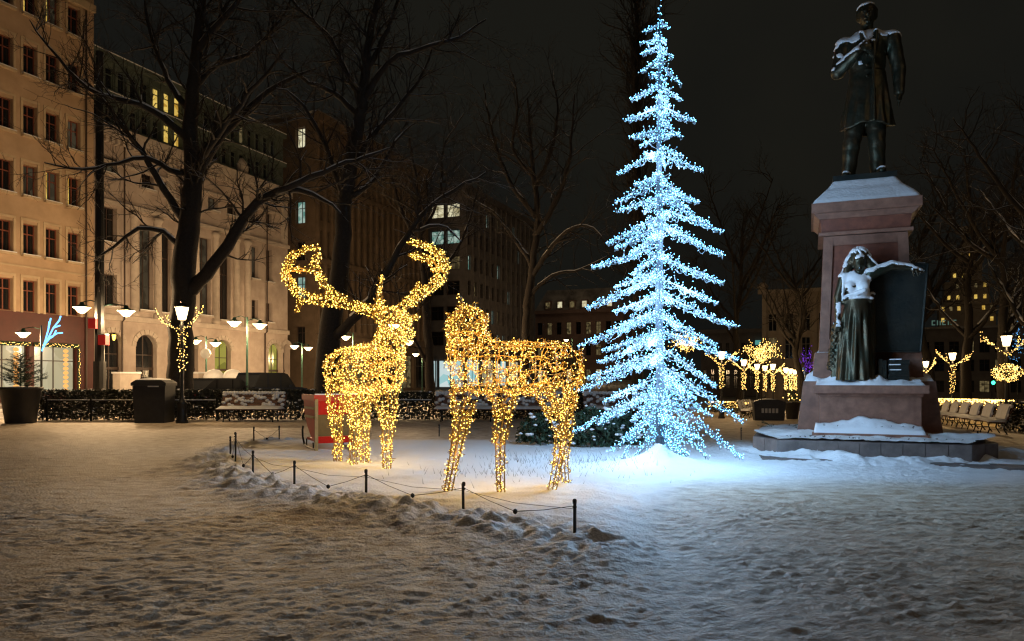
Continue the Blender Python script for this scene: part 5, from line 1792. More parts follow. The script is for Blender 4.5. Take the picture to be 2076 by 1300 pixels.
MB().lathe([(.42, 0), (.45, .02), (.60, 1.12), (.66, 1.13), (.67, 1.22), (.60, 1.22), (.58, 1.15), (.02, 1.12)], (0, 0, 0), 22).build('pot', M['pot'], pl, True)
MB().lathe([(.57, 1.1), (.56, 1.19), (.35, 1.23), (.02, 1.25)], (0, 0, 0), 18).build('snow', M['snow'], pl, True)
fm = MB()
fm.tube([(0, 0, 1.1), (0, 0, 2.45)], [.03, .006], 5)
for k in range(46):
    t_ = k / 46
    z = 1.24 + 1.1 * t_
    a = k * 2.4
    spray(fm, Vector((0, 0, z)), Vector((math.cos(a), math.sin(a), .18)).normalized(), .78 * (1 - t_) ** .75 + .12, rng, .18, .06, 90)
fm.build('fir', M['needle'], pl)
def boughs(name, label, x, y, Y, n, L, seed, zoff=0.):
    r_ = np.random.default_rng(seed)
    g = P(x, y, Y)
    o = empty(name, (g.x, g.y, hz(g.x, g.y) + zoff), 0, label, 'bush')
    m = MB()
    for k in range(n):
        a = r_.uniform(0, 2 * math.pi)
        spray(m, Vector((r_.normal(0, L * .25), r_.normal(0, L * .2), .02 + r_.uniform(0, L * .25))), Vector((math.cos(a), math.sin(a) * .7, r_.uniform(.0, .6))).normalized(), L * r_.uniform(.6, 1.1), r_, -.1, .05, 70)
    m.build('boughs', M['needle'], o)
    return o
boughs('spruce_boughs', 'dark spruce boughs lying left of the pedestal', 1592, 884, 17.5, 26, .75, 1, .05)
boughs('spruce_boughs', 'few spruce twigs on the snow right of the pedestal', 1915, 886, 18.5, 9, .5, 2)

def leafy_bush(label, x, Y, w, h, seed, nleaf=900):
    r_ = np.random.default_rng(seed)
    g = P(x, 768, Y)
    o = empty('evergreen_bush', (g.x, g.y, hz(g.x, g.y)), 0, label, 'bush', 'evergreen bushes in the snow')
    m, s, tw_ = MB(), MB(), MB()
    for k in range(14):
        a, e = r_.uniform(0, 6.28), r_.uniform(.5, 1)
        tw_.tube([(0, 0, 0), (math.cos(a) * w * .25, math.sin(a) * w * .2, h * .4 * e), (math.cos(a) * w * .42 * e, math.sin(a) * w * .35, h * .8 * e)], [.02, .012, .005], 4, False)
    for k in range(nleaf):
        c = Vector(r_.normal(0, 1, 3))
        c = c.normalized() * r_.uniform(.6, 1.0)
        c = Vector((c.x * w / 2, c.y * w * .4, abs(c.z) * h * .9 + .04))
        u = Vector(r_.normal(0, 1, 3)).normalized() * .075
        v = u.cross(Vector(r_.normal(0, 1, 3))).normalized() * .026
        m.poly([c - u, c - v, c + u, c + v])
    for k in range(46):
        c = Vector(r_.normal(0, 1, 3)).normalized()
        c = Vector((c.x * w / 2 * .95, c.y * w * .4, abs(c.z) * h * .9 + .08))
        rr = r_.uniform(.02, .06)
        s.blob(c, rr * 1.3, rr, rr * .6, 7, 4, .2)
    m.build('leaves', M['needle'], o)['kind'] = 'stuff'
    tw_.build('stems', M['bark'], o)
    s.build('snow', M['snow_clean'], o, True)['kind'] = 'stuff'
leafy_bush('snowy evergreen bush between the walking reindeer\'s legs', 1092, 16.6, 1.05, .72, 5)
leafy_bush('snowy evergreen bush just left of the light tree\'s foot', 1205, 16.2, 1.25, .95, 6, 1300)
leafy_bush('evergreen bush behind the light tree\'s drooping left branches', 1262, 16.8, 1.0, .8, 7)

# ------------------------------------------------------------------ park lamps wound with lights
def park_lamp(x, y, Y, label, arms=1.0, zbase=None, ball=None, seed=1, wrap=True, lights=True):
    r_ = np.random.default_rng(seed)
    h = P(x, y, Y)
    z0 = (gz(h.x, h.y) if zbase is None else zbase)
    o = empty('park_lamp', (h.x, h.y, z0), 0, label, 'lamp post', 'old style park lamps')
    H_ = h.z - z0
    MB().lathe([(.20, 0), (.20, .1), (.16, .14), (.15, .62), (.18, .66), (.12, .74), (.06, .85), (.05, H_ - .5), (.08, H_ - .42), (.045, H_ - .38), (.05, H_ - .26), (.02, H_ - .25)], (0, 0, 0), 12).build('post', M['black_metal'], o, True)
    lan = MB().lathe([(.135, -.24), (.23, .17)], (0, 0, H_), 6).build('lantern_glass', M['lantern_glass'], o)
    MB().lathe([(.26, .172), (.27, .19), (.10, .30), (.04, .33), (.05, .38), (.01, .42)], (0, 0, H_), 6).build('lantern_roof', M['black_metal'], o)
    cg = MB()
    for k in range(6):
        a = math.pi / 3 * k
        cg.tube([(.138 * math.cos(a), .138 * math.sin(a), H_ - .24), (.235 * math.cos(a), .235 * math.sin(a), H_ + .17)], .010, 4)
    cg.build('lantern_bars', M['black_metal'], o)
    glow('lamp_fill', (0, -.32, H_ - .05), 200, (1, .66, .32), o, .14)  # added light just outside the glass, in place of the lantern's own
    if not lights: return o
    br = MB()
    bp = []
    zf = H_ - .62
    for sg in (-1, 1):
        def limb(p, d_, L, lv):
            pts = [p]
            for k in range(5):
                d_ = (d_ + Vector((sg * .03, r_.normal(0, .10), r_.normal(.10, .10)))).normalized()
                pts.append(pts[-1] + d_ * L / 5)
            br.tube(pts, list(np.linspace(.02, .007, 6)), 4)
            for k in range(int(L * 26)):
                q = r_.random() * 4.99
                c = pts[int(q)].lerp(pts[int(q) + 1], q % 1)
                bp.append(tuple(c + Vector(r_.normal(0, .028, 3))))
            if lv:
                for k in range(3):
                    limb(pts[2 + k], (d_ + Vector((r_.normal(sg * .25, .5), r_.normal(0, .3), r_.normal(.1, .35)))).normalized(), L * r_.uniform(.35, .55), lv - 1)
        limb(Vector((0, -.05, zf)), Vector((sg * .85, 0, .52)).normalized(), 1.05 * arms, 1)
    if wrap:
        for k in range(80):
            t_ = k / 80
            bp.append((.10 * math.cos(t_ * 50) + r_.normal(0, .045), .10 * math.sin(t_ * 50) + r_.normal(0, .045), zf - 1.35 * arms * t_ + r_.normal(0, .06)))
        br.tube([(.09 * math.cos(q * 50), .09 * math.sin(q * 50), zf - 1.3 * q) for q in np.linspace(0, 1, 60)], .012, 3)
    if ball:
        bb_ = MB()
        for k in range(420):
            c = Vector(r_.normal(0, 1, 3)).normalized() * r_.uniform(.6, 1)
            bp.append((c.x * ball[1], c.y * ball[1] * .8 - .05, ball[0] + c.z * ball[2]))
        for k in range(40):
            c = Vector(r_.normal(0, 1, 3)).normalized()
            bb_.tube([(0, 0, ball[0]), (c.x * ball[1] * .9, c.y * ball[1] * .7, ball[0] + c.z * ball[2] * .9)], .008, 3, False)
        bb_.build('wire_ball', M['bark'], o)
    b = br.build('light_branches', M['bark'], o)
    bulbs('string_lights', bp, .015 * max(1, Y / 36), M['led_street'], b)['kind'] = 'stuff'
    return o
park_lamp(369, 634, 25.0, 'lit park lamp wound with golden lights at the hedge, left', 1.0, 0.0, seed=3)
for i, (x, y) in enumerate([(1463, 720), (1508, 735), (1535, 743), (1551, 746), (1567, 743)]):
    Y = 2.33 / ((768 - y) / 1500 + .022)
    park_lamp(x, y, Y, ['lit garlanded lamp touching the light tree\'s right branch tips', 'lit garlanded lamp second from the light tree', 'lit garlanded lamp third from the light tree',
                        'lit garlanded lamp fourth from the light tree', 'lit garlanded lamp fifth from the light tree'][i], 1.0, seed=10 + i)
for i, (x, y) in enumerate([(1593, 750), (1603, 752), (1612, 754)]):
    Y = 2.33 / ((768 - y) / 1500 + .022)
    park_lamp(x, y, Y, ['left of three tiny far lamps beside the pedestal', 'middle of three tiny far lamps beside the pedestal', 'tiny far lamp nearest the pedestal\'s left side'][i], .9, seed=20 + i)
park_lamp(2040, 690, 31, 'large lit lamp with glowing wire ball at the right edge', 1.15, ball=(2.3, .62, .42), seed=31, wrap=False)
park_lamp(1931, 722, 44, 'lit garlanded lamp behind the benches right of the monument', 1.15, seed=32)
park_lamp(1877, 738, 54, 'lit garlanded lamp half hidden by the pedestal\'s right side', 1.15, seed=33)

# ------------------------------------------------------------------ street lamps with saucer heads
def street_lamp(xp, heads, Y, label, h_extra=.3, thick=.06, zt=None, s=1.0, pole=True):
    b = P(xp, 768, Y)
    o = empty('street_lamp', (b.x, b.y, 0), 0, label, 'street lamp', 'saucer street lamps')
    hz_ = [P(x, y, Y) for x, y in heads]
    top = max(h.z for h in hz_) + h_extra if zt is None else zt
    MB().tube([(0, 0, 0), (0, 0, top * .5), (0, 0, top)], [thick, thick * .9, thick * .75], 8).build('pole', M['black_metal'] if thick > .1 else M['green_metal'], o)
    for h in hz_:
        dx = h.x - b.x
        MB().tube([(0, 0, h.z + .22), (dx * .5, 0, h.z + .34), (dx, 0, h.z + .26)], .022, 5).build('arm', M['green_metal'], o)
        hd = MB().lathe([(.02, .28), (.07, .26), (.10, .16), (.33 * s, .08), (.36 * s, .055), (.345 * s, .05)], (dx, 0, h.z), 16).build('lamp_shade', M['green_metal'], o, True)
        MB().lathe([(.335 * s, .049), (.26 * s, .0), (.12 * s, -.16), (.03, -.19)], (dx, 0, h.z), 14).build('lamp_glass', M['lamp_glass'], hd, True)
        glow('lamp_fill', (dx, -.05, h.z - .30), 1700 if xp == 84 else 850, (1, .66, .34), hd, .12)  # unseen point light added under the glass for the lamp's throw
    return o
street_lamp(202, [(166, 626), (256, 633)], 30, 'tall thick dark mast with two saucer lamps and red boxes', thick=.19, zt=P(200, 105, 30).z)
mast = [o for o in bpy.data.objects if o.name.startswith('street_lamp')][-1]
for i, (x, y) in enumerate(((195, 657), (215, 690))):
    h = P(x, y, 30)
    lx = h.x - mast.location.x
    MB().bb(lx - .15, lx + .15, -.32, -.02, h.z - .2, h.z + .2).build('red_box', M['red_box'], mast)
    MB().bb(lx - .14, lx + .14, -.31, -.03, h.z + .201, h.z + .24).build('snow', M['snow'], mast)
MB().tube([(0, 0, 0), (0, 0, 2.2)], .24, 10).build('mast_foot', M['pot'], mast)
street_lamp(84, [(47, 677)], 37, 'single saucer lamp before the bright shop window, far left')
street_lamp(501, [(475, 655), (527, 660)], 36, 'twin saucer lamp on green pole behind the left bench')
street_lamp(418, [(397, 692), (437, 697)], 46, 'twin saucer lamp with round sign beside the parked cars')
street_lamp(612, [(597, 703), (625, 706)], 57, 'twin saucer lamp above the last arched doorway')
street_lamp(716, [(701, 684)], 48, 'single saucer lamp left of the antlered reindeer\'s neck')
street_lamp(815, [(799, 661), (829, 693)], 40, 'twin saucer lamp shining behind the antlered reindeer\'s head')
street_lamp(856, [(843, 719)], 70, 'small far saucer lamp between the two reindeer')
street_lamp(1160, [(1148, 690)], 100, 'far lamp in front of the pinkish house')
sgn = [o for o in bpy.data.objects if o.get('label') == 'twin saucer lamp with round sign beside the parked cars'][0]
h = P(418, 717, 46)
MB().lathe([(.01, -.012), (.32, -.01), (.32, .01), (.01, .012)], (0, 0, 0), 18).build('round_sign', M['sign_grey'], sgn, loc=(0, -.1, h.z)).rotation_euler = (math.pi / 2, 0, 0)
wl = empty('wall_lantern', P(231, 684, 48.5), 0, 'small amber wall lantern beside the first arch', 'lantern')
MB().lathe([(.06, -.2), (.14, .16)], (0, 0, 0), 6).build('glass', M['amber'], wl)
MB().lathe([(.17, .162), (.05, .3)], (0, 0, 0), 6).build('roof', M['black_metal'], wl)
MB().bb(-.03, .03, 0, .5, .1, .14).build('bracket', M['black_metal'], wl)

# blue light spray on its own pole
sp_ = P(84, 768, 36.6)
so = empty('light_spray', (sp_.x, sp_.y, 0), 0, 'blue white light spray on a pole before the shop', 'light ornament')
MB().tube([(0, 0, 0), (0, 0, P(84, 660, 36.6).z)], .05, 7).build('pole', M['black_metal'], so)
def rel(x, y): return P(x, y, 36.5) - Vector((sp_.x, sp_.y, 0))
for cv in ([(85, 712), (92, 690), (98, 668), (103, 645)], [(86, 708), (98, 685), (108, 665), (120, 650), (123, 641)], [(88, 702), (102, 684), (116, 676), (127, 675)], [(98, 668), (100, 652)], [(108, 665), (122, 660)], [(92, 692), (108, 682), (114, 670)]):
    MB().tube([rel(*c) for c in cv], .035, 5).build('light_tube', M['led_blue'], so)

# ------------------------------------------------------------------ bare trees
def smooth_path(pts, rs, st=.4, jit=.03, rng=None):
    P_, R_ = [], []
    n = len(pts)
    for i in range(n - 1):
        p0, p1, p2, p3 = pts[max(i - 1, 0)], pts[i], pts[i + 1], pts[min(i + 2, n - 1)]
        k = max(2, int((p2 - p1).length / st))
        for j in range(k):
            t_ = j / k
            P_.append(.5 * ((2 * p1) + (p2 - p0) * t_ + (2 * p0 - 5 * p1 + 4 * p2 - p3) * t_ * t_ + (3 * p1 - p0 - 3 * p2 + p3) * t_ ** 3) + Vector(rng.normal(0, jit, 3)))
            R_.append(rs[i] + (rs[i + 1] - rs[i]) * t_)
    P_.append(pts[-1])
    R_.append(rs[-1])
    return P_, R_
def grow(m, sn, p, d_, L, r, lv, rng, k2, droop, snow):
    n = max(3, int(L / (.3 if lv < 2 else .16)))
    pts = [p]
    dd = Vector(d_)
    for i in range(n):
        dd = (dd + Vector(rng.normal(0, .16, 3)) + Vector((0, 0, droop * (.5 if lv > 1 else 1)))).normalized()
        pts.append(pts[-1] + dd * L / n)
    rad = list(np.linspace(r, max(r * .35, .0045), n + 1))
    m.tube(pts, rad, 4 if lv < 2 else 3, False)
    if snow and lv < 2 and rng.random() < .5:
        sn.tube([q + Vector((0, 0, rr * .75)) for q, rr in zip(pts, rad)], [rr * .55 for rr in rad], 4, False)
    if lv < 3:
        cnt = int(L * k2[lv])
        for c in range(cnt):
            t_ = rng.uniform(.15, 1)
            fi = t_ * n
            q = pts[min(int(fi), n - 1)].lerp(pts[min(int(fi) + 1, n)], fi % 1)
            ax = (pts[min(int(fi) + 1, n)] - pts[min(int(fi), n - 1)]).normalized()
            o = Vector(rng.normal(0, 1, 3))
            o = (o - ax * o.dot(ax)).normalized()
            nd = (ax * rng.uniform(.5, 1.0) + o * rng.uniform(.5, 1.0) + Vector((0, 0, .15))).normalized()
            grow(m, sn, q, nd, L * rng.uniform(.30, .55), max(r * (1 - .55 * t_) * .5, .006), lv + 1, rng, k2, droop, snow)
def bare_tree(name, label, limbs, seed, sec=1.9, seclen=(1.0, 2.6), k2=(3.0, 3.6, 0), droop=.02, snow=True, base=None, group='bare trees', rmin=.02):
    rng = np.random.default_rng(seed)
    b = Vector(base) if base else Vector((limbs[0][0][0].x, limbs[0][0][0].y, 0))
    o = empty(name, b, 0, label, 'tree', group)
    tm, cm, sm = MB(), MB(), MB()
    for li, (pts, rs) in enumerate(limbs):
        pp, rr = smooth_path([q - b for q in pts], rs, .4, .025, rng)
        tm.tube(pp, rr, 9 if rs[0] > .2 else 7, True)
        if snow and li > 0:
            i0, i1 = int(len(pp) * .15), len(pp)
            up = [(q + Vector((0, 0, r_ * .72 + .006)), r_ * .66) for q, r_ in zip(pp[i0:i1], rr[i0:i1])]
            if len(up) > 2: sm.tube([u[0] for u in up], [u[1] * rng.uniform(.7, 1.15) for u in up], 6, True)
        L = sum((pp[i + 1] - pp[i]).length for i in range(len(pp) - 1))
        for c in range(int(L * sec)):
            i = int(rng.uniform(.22 if li else .45, 1) * (len(pp) - 1))
            i = min(i, len(pp) - 2)
            ax = (pp[i + 1] - pp[i]).normalized()
            q = Vector(rng.normal(0, 1, 3))
            q = (q - ax * q.dot(ax)).normalized()
            d_ = (ax * rng.uniform(.35, .9) + q + Vector((0, 0, .25))).normalized()
            grow(cm, sm, pp[i], d_, rng.uniform(*seclen), max(min(rr[i] * .45, .05), rmin), 0, rng, k2, droop, snow)
    tm.build('trunk', M['bark'], o, True)
    cm.build('crown', M['bark'], o)
    if snow: sm.build('snow', M['snow'], o, True)
    return o, tm, cm
def limb(px, Y, r):
    return ([P(x, y, Y if not isinstance(Y, (list, tuple)) else Y[0] + (Y[1] - Y[0]) * i / (len(px) - 1)) for i, (x, y) in enumerate(px)], r if r[0] > .45 else [q * .84 for q in r])
Y1 = 29.0
bare_tree('bare_tree', 'large bare tree with snow lined limbs before the limestone house', [
    limb([(362, 846), (366, 760), (370, 640), (374, 540), (388, 420), (393, 340), (385, 280), (390, 200), (397, 110), (408, 20), (415, -60)], Y1, [.58, .50, .45, .46, .38, .33, .29, .26, .21, .16, .09]),
    limb([(380, 596), (420, 555), (460, 500), (505, 430), (560, 390), (610, 386), (655, 405), (690, 432)], (Y1, 27), [.34, .30, .27, .22, .17, .12, .09, .04]),
    limb([(560, 390), (610, 370), (680, 338), (740, 318), (790, 300)], (27.6, 26.5), [.15, .13, .10, .08, .03]),
    limb([(396, 360), (440, 290), (500, 225), (560, 175), (640, 140)], (Y1, 30.5), [.26, .2, .16, .12, .04]),
    limb([(393, 350), (420, 300), (460, 250), (500, 190), (540, 150), (580, 100)], (Y1, 27), [.22, .18, .14, .1, .08, .03]),
    limb([(395, 110), (425, 70), (455, 40), (490, -5), (520, -50)], (Y1, 28), [.2, .16, .14, .1, .05]),
    limb([(386, 290), (350, 255), (290, 215), (230, 198), (180, 180), (120, 120), (60, 40)], (Y1, 27), [.22, .17, .13, .10, .08, .06, .02]),
    limb([(368, 440), (330, 380), (290, 310), (250, 260), (220, 215), (170, 160)], (Y1, 28), [.2, .16, .13, .1, .07, .03]),
    limb([(375, 350), (345, 345), (300, 320), (240, 330), (170, 345), (90, 330)], (Y1, 28), [.16, .12, .1, .08, .06, .02]),
    limb([(368, 500), (330, 470), (280, 465), (230, 500), (190, 530)], (Y1, 28), [.15, .11, .09, .06, .02]),
    limb([(388, 230), (350, 180), (320, 110), (300, 40), (290, -30)], (Y1, 30), [.18, .14, .1, .08, .04]),
    limb([(392, 180), (440, 130), (500, 110), (570, 40), (600, -30)], (Y1, 31), [.16, .13, .1, .07, .03]),
], 1, sec=3.0, k2=(3.8, 4.8, 0))
Y2 = 29.5
bare_tree('bare_tree', 'large forked bare tree behind the antlered reindeer', [
    limb([(662, 846), (664, 760), (668, 680), (682, 600), (694, 500), (700, 400), (718, 300), (734, 220), (742, 130), (758, 30), (770, -50)], Y2, [.58, .50, .44, .40, .34, .30, .26, .22, .17, .12, .07]),
    limb([(735, 215), (705, 150), (670, 80), (620, 30), (570, -20)], (Y2, 31), [.18, .15, .12, .1, .05]),
    limb([(738, 205), (770, 150), (810, 112), (870, 95), (930, 75), (985, 40)], (Y2, 28), [.18, .14, .11, .09, .07, .03]),
    limb([(722, 330), (752, 280), (800, 225), (850, 160), (880, 90)], (Y2, 31), [.18, .14, .11, .08, .03]),
    limb([(672, 690), (715, 650), (762, 590), (812, 500), (860, 430), (920, 388), (985, 350)], (Y2, 25.5), [.26, .22, .17, .13, .10, .07, .03]),
    limb([(838, 468), (870, 458), (905, 462), (935, 490)], (26.6, 25.8), [.08, .07, .05, .02]),
    limb([(700, 420), (680, 350), (650, 270), (600, 200), (560, 180)], (Y2, 28), [.16, .13, .1, .07, .03]),
    limb([(742, 140), (780, 80), (800, 20), (820, -40)], (Y2, 30), [.15, .12, .08, .04]),
    limb([(730, 240), (680, 190), (630, 170), (580, 130), (540, 60)], (Y2, 31), [.15, .12, .09, .06, .02]),
    limb([(716, 400), (760, 360), (800, 290), (840, 250)], (Y2, 32), [.14, .11, .08, .03]),
], 2, sec=2.9, k2=(3.8, 4.8, 0))
Y3 = 42
t3 = bare_tree('bare_tree', 'bare tree in front of the dark office house', [
    limb([(1062, 800), (1064, 720), (1070, 620), (1083, 520), (1090, 430), (1082, 360), (1075, 280), (1070, 200)], Y3, [.34, .30, .27, .24, .20, .16, .11, .05]),
    limb([(1085, 480), (1120, 420), (1150, 350), (1160, 270), (1165, 190)], (Y3, 40), [.2, .16, .12, .08, .03]),
    limb([(1078, 560), (1120, 500), (1150, 470), (1190, 458), (1220, 480)], (Y3, 39), [.2, .15, .11, .08, .03]),
    limb([(1086, 440), (1040, 380), (1010, 310), (990, 230), (980, 170)], (Y3, 44), [.2, .15, .11, .08, .03]),
    limb([(1080, 540), (1040, 480), (1000, 430), (950, 400), (900, 350)], (Y3, 44), [.18, .14, .1, .07, .03]),
    limb([(1084, 380), (1120, 300), (1130, 220), (1120, 160)], (Y3, 43), [.16, .12, .08, .03]),
    limb([(1074, 600), (1120, 560), (1180, 545), (1230, 520)], (Y3, 41), [.15, .11, .07, .03]),
    limb([(1080, 360), (1040, 300), (1050, 220), (1040, 150)], (Y3, 41), [.13, .1, .07, .03]),
], 3, sec=2.0, seclen=(1.4, 3.4), k2=(2.6, 3.0, 0), rmin=.03)
bare_tree('bare_tree', 'slim bare tree trunk between the two reindeer', [
    limb([(872, 800), (870, 740), (866, 660), (860, 560), (850, 470), (845, 380), (830, 280)], 36, [.3, .27, .24, .2, .16, .12, .05]),
    limb([(864, 640), (890, 560), (930, 500), (960, 420), (975, 330)], (36, 38), [.14, .11, .08, .06, .02]),
    limb([(855, 520), (820, 440), (790, 350), (770, 260)], (36, 37), [.13, .1, .07, .03]),
    limb([(868, 740), (838, 690), (820, 650), (800, 560)], (36, 35), [.12, .09, .06, .03]),
    limb([(852, 480), (890, 400), (900, 300), (940, 230)], (36, 39), [.12, .09, .06, .03]),
], 4, sec=1.9, seclen=(1.2, 2.8), k2=(2.6, 3, 0), rmin=.025)
def generic(x, Y, seed, label, hgt=14, r=.4, spread=.5, name='bare_tree', zb=None, sec=1.6, k2=(2.4, 2.6, 0), seclen=(1.4, 3.4), rmin=.035):
    rng = np.random.default_rng(seed)
    b = P(x, 768, Y)
    z0 = gz(b.x, b.y) if zb is None else zb
    b = Vector((b.x, b.y, z0))
    tp_ = [b + Vector((rng.normal(0, .15) * k, rng.normal(0, .15) * k, hgt * k / 5)) for k in range(6)]
    L = [(tp_, [r, r * .85, r * .7, r * .5, r * .3, r * .1])]
    for k in range(9):
        i = rng.uniform(1.2, 4.2)
        p = tp_[int(i)].lerp(tp_[int(i) + 1], i % 1)
        a = rng.uniform(0, 6.28)
        l = hgt * rng.uniform(.3, .5)
        d_ = Vector((math.cos(a) * spread, math.sin(a) * spread, rng.uniform(.35, .8))).normalized()
        L.append(([p, p + d_ * l * .35, p + d_ * l * .7 + Vector((0, 0, l * .1)), p + d_ * l + Vector((0, 0, l * .2))], [r * .42, r * .3, r * .2, r * .06]))
    return bare_tree(name, label, L, seed, sec=sec, seclen=seclen, k2=k2, base=b, snow=Y < 60, rmin=rmin)
generic(1625, 62, 41, 'bare tree before the tan classical house', 13, .32)
generic(1500, 75, 42, 'faint bare tree right of the light tree\'s top', 20, .4, .4, rmin=.05)
generic(1885, 60, 43, 'bare tree rising just right of the tablet', 17, .4)
generic(1960, 52, 44, 'bare tree in front of the far stepped tower', 15, .4)
generic(2035, 44, 45, 'bare tree behind the large lamp at the right edge', 14, .36)
generic(2110, 36, 46, 'bare tree whose twigs reach in at the right edge', 15, .4, .6)
generic(1760, 70, 47, 'bare tree hidden mostly behind the pedestal', 16, .4)
# columnar poplar
def poplar():
    rng = np.random.default_rng(8)
    b = P(1292, 768, 55)
    b.z = 0
    o = empty('poplar_tree', b, 0, 'tall dark columnar poplar behind the light tree', 'tree')
    tm, cm, sm = MB(), MB(), MB()
    tm.tube([(0, 0, 0), (.05, 0, 10), (-.1, 0, 22), (0, 0, 34)], [.45, .36, .22, .05], 8)
    for k in range(150):
        z = rng.uniform(6, 31)
        a = rng.uniform(0, 6.28)
        grow(cm, sm, Vector((0, 0, z)), Vector((math.cos(a) * .27, math.sin(a) * .27, 1)).normalized(), rng.uniform(2.5, 5.5), .07, 1, rng, (0, 3.0, 0), .06, False)
    tm.build('trunk', M['bark'], o, True)
    cm.build('crown', M['bark'], o)
poplar()

# ------------------------------------------------------------------ trees and shrubs hung with lights
def lit_shrub(name, label, x, y, Y, w, h, n, mt, seed, trunk=True, cat='tree', br_=.03):
    r_ = np.random.default_rng(seed)
    c = P(x, y, Y)
    g = gz(c.x, c.y)
    o = empty(name, (c.x, c.y, g), 0, label, cat)
    zc = c.z - g
    m = MB()
    bp = []
    if trunk: m.tube([(0, 0, 0), (0, 0, zc)], [.12, .06], 6)
    for k in range(26):
        d_ = Vector(r_.normal(0, 1, 3)).normalized()
        e = Vector((d_.x * w / 2, d_.y * w / 2, zc + abs(d_.z) * h * .75 - h * .3))
        st_ = Vector((0, 0, zc - h * .35))
        md = (st_ + e) / 2 + Vector(r_.normal(0, w * .07, 3))
        m.tube([st_, md, e], [.03, .02, .008], 4, False)
        for j in range(n // 26):
            q = r_.random()
            p = st_.lerp(md, q * 2) if q < .5 else md.lerp(e, q * 2 - 1)
            bp.append(tuple(p + Vector(r_.normal(0, w * .05, 3))))
    b = m.build('branches', M['bark'], o)
    bulbs('string_lights', bp, br_, M[mt], b)['kind'] = 'stuff'
lit_shrub('lit_tree', 'small spreading tree hung with golden lights beyond the lamps', 1543, 712, 58, 3.2, 2.0, 620, 'led_street', 1, br_=.028)
lit_shrub('lit_tree', 'tree with golden lights hidden behind the light tree', 1390, 690, 58, 2.6, 1.8, 420, 'led_street', 2, br_=.028)
lit_shrub('purple_lit_tree', 'small tree glowing with purple lights left of the pedestal', 1638, 728, 46, 1.1, 2.0, 260, 'led_purple', 3, br_=.017)
def lit_hedge(label, A, B, z0, z1, n, seed):
    r_ = np.random.default_rng(seed)
    o = hedge('lit_hedge', label, A, B, 1.0, z0, z1, 1500, 0, M['leaf_dark'], seed)
    d_ = (B - A)
    bp = []
    for k in range(n):
        p = A + d_ * r_.random() + Vector((r_.normal(0, .3), r_.normal(0, .3), z0 + (z1 - z0) * (1 - .55 * r_.random() ** 2))) - Vector(o.location)
        bp.append(tuple(p))
    bulbs('light_net', bp, .030, M['led_street'], o)['kind'] = 'stuff'
A_, B_ = P(1895, 768, 44), P(2030, 768, 32)
A_.z = gz(A_.x, A_.y); B_.z = gz(B_.x, B_.y)
lit_hedge('long hedge glowing with golden lights behind the right benches', A_, B_, .45, 1.15, 1300, 51)
A_, B_ = P(2040, 768, 36), P(2130, 768, 31)
A_.z = gz(A_.x, A_.y); B_.z = gz(B_.x, B_.y)
lit_hedge('glowing hedge at the right edge beyond the large lamp', A_, B_, .3, .95, 380, 52)
A_, B_ = P(1450, 768, 52), P(1506, 768, 47)
A_.z = gz(A_.x, A_.y); B_.z = gz(B_.x, B_.y)
lit_hedge('short glowing hedge right of the light tree\'s lower branches', A_, B_, .2, .9, 260, 53)
A_, B_ = P(2052, 768, 29), P(2130, 768, 26)
A_.z = gz(A_.x, A_.y); B_.z = gz(B_.x, B_.y)
hedge('clipped_hedge', 'dark clipped hedge block at the right edge behind the benches', A_, B_, 1.0, .0, 1.1, 2200, 200, M['leaf_dark'], 54)

# light column and traffic lights far right
c = P(2063, 768, 60)
o = empty('light_column', (c.x, c.y, gz(c.x, c.y)), 0, 'tall column of blue white light strings at the right edge', 'light ornament')
MB().tube([(0, 0, 0), (0, 0, 7.6)], .05, 6).build('pole', M['black_metal'], o)
r_ = np.random.default_rng(3)
bulbs('string_lights', [(r_.normal(0, .2), r_.normal(0, .2), r_.uniform(3.6, 7.6)) for k in range(90)], .022, M['led_blue'], o)['kind'] = 'stuff'
def signal(x, y, Y, mt, label, up):
    c = P(x, y, Y)
    g = gz(c.x, c.y)
    o = empty('traffic_light', (c.x, c.y, g), 0, label, 'traffic light', 'far traffic lights')
    z = c.z - g
    MB().tube([(0, .1, 0), (0, .1, z + .8)], .05, 6).build('pole', M['black_metal'], o)
    MB().bb(-.16, .16, -.1, .08, z - .75 if up else z - .2, z + .2 if up else z + .75).build('housing', M['black_metal'], o)
    MB().lathe([(.01, -.02), (.17, -.01), (.17, .01), (.01, .02)], (0, 0, 0), 12).build('lens', mt, o, loc=(0, -.13, z)).rotation_euler = (math.pi / 2, 0, 0)
signal(2024, 783, 62, M['sig_green'], 'far traffic light showing green below the wire ball', False)
signal(2012, 776, 68, M['sig_green'], 'smaller far green traffic light left of the other', False)
signal(1012, 724, 82, M['sig_red'], 'far red traffic light seen through the walking reindeer', True)

# dark kiosk box and far planter
q = P(1558, 768, 40)
z0 = gz(q.x, q.y)
kb = empty('stand_box', (q.x, q.y, z0), -.2, 'low dark box with a snowy curved lid on the far path', 'box')
MB().frustum(0, 0, 0, 1.5, .9, .92, 1.6, 1.0).build('body', M['pot'], kb)
MB().prism([(-.86, .922), (.86, .922), (.8, 1.02), (.4, 1.14), (-.4, 1.14), (-.8, 1.02)], -.55, .55, 'y').build('lid', M['pot'], kb)
snow_sheet('snow', kb, -.78, .78, -.5, .5, lambda X, Y: 1.17 - .16 * (np.abs(X) / .8) ** 2, 1.0, .1, M['snow'])
for k in range(5): MB().bb(-.42 + k * .18, -.30 + k * .18, -.53, -.50, .42, .66).build('lettering', M['sign_grey'], kb)
q = P(1606, 768, 42)
fp = empty('fir_planter', (q.x, q.y, gz(q.x, q.y)), 0, 'dark planter with a small lit fir on the far path', 'planter')
MB().lathe([(.3, 0), (.42, .9), (.46, .9), (.46, .98), (.02, .95)], (0, 0, 0), 14).build('pot', M['pot'], fp, True)
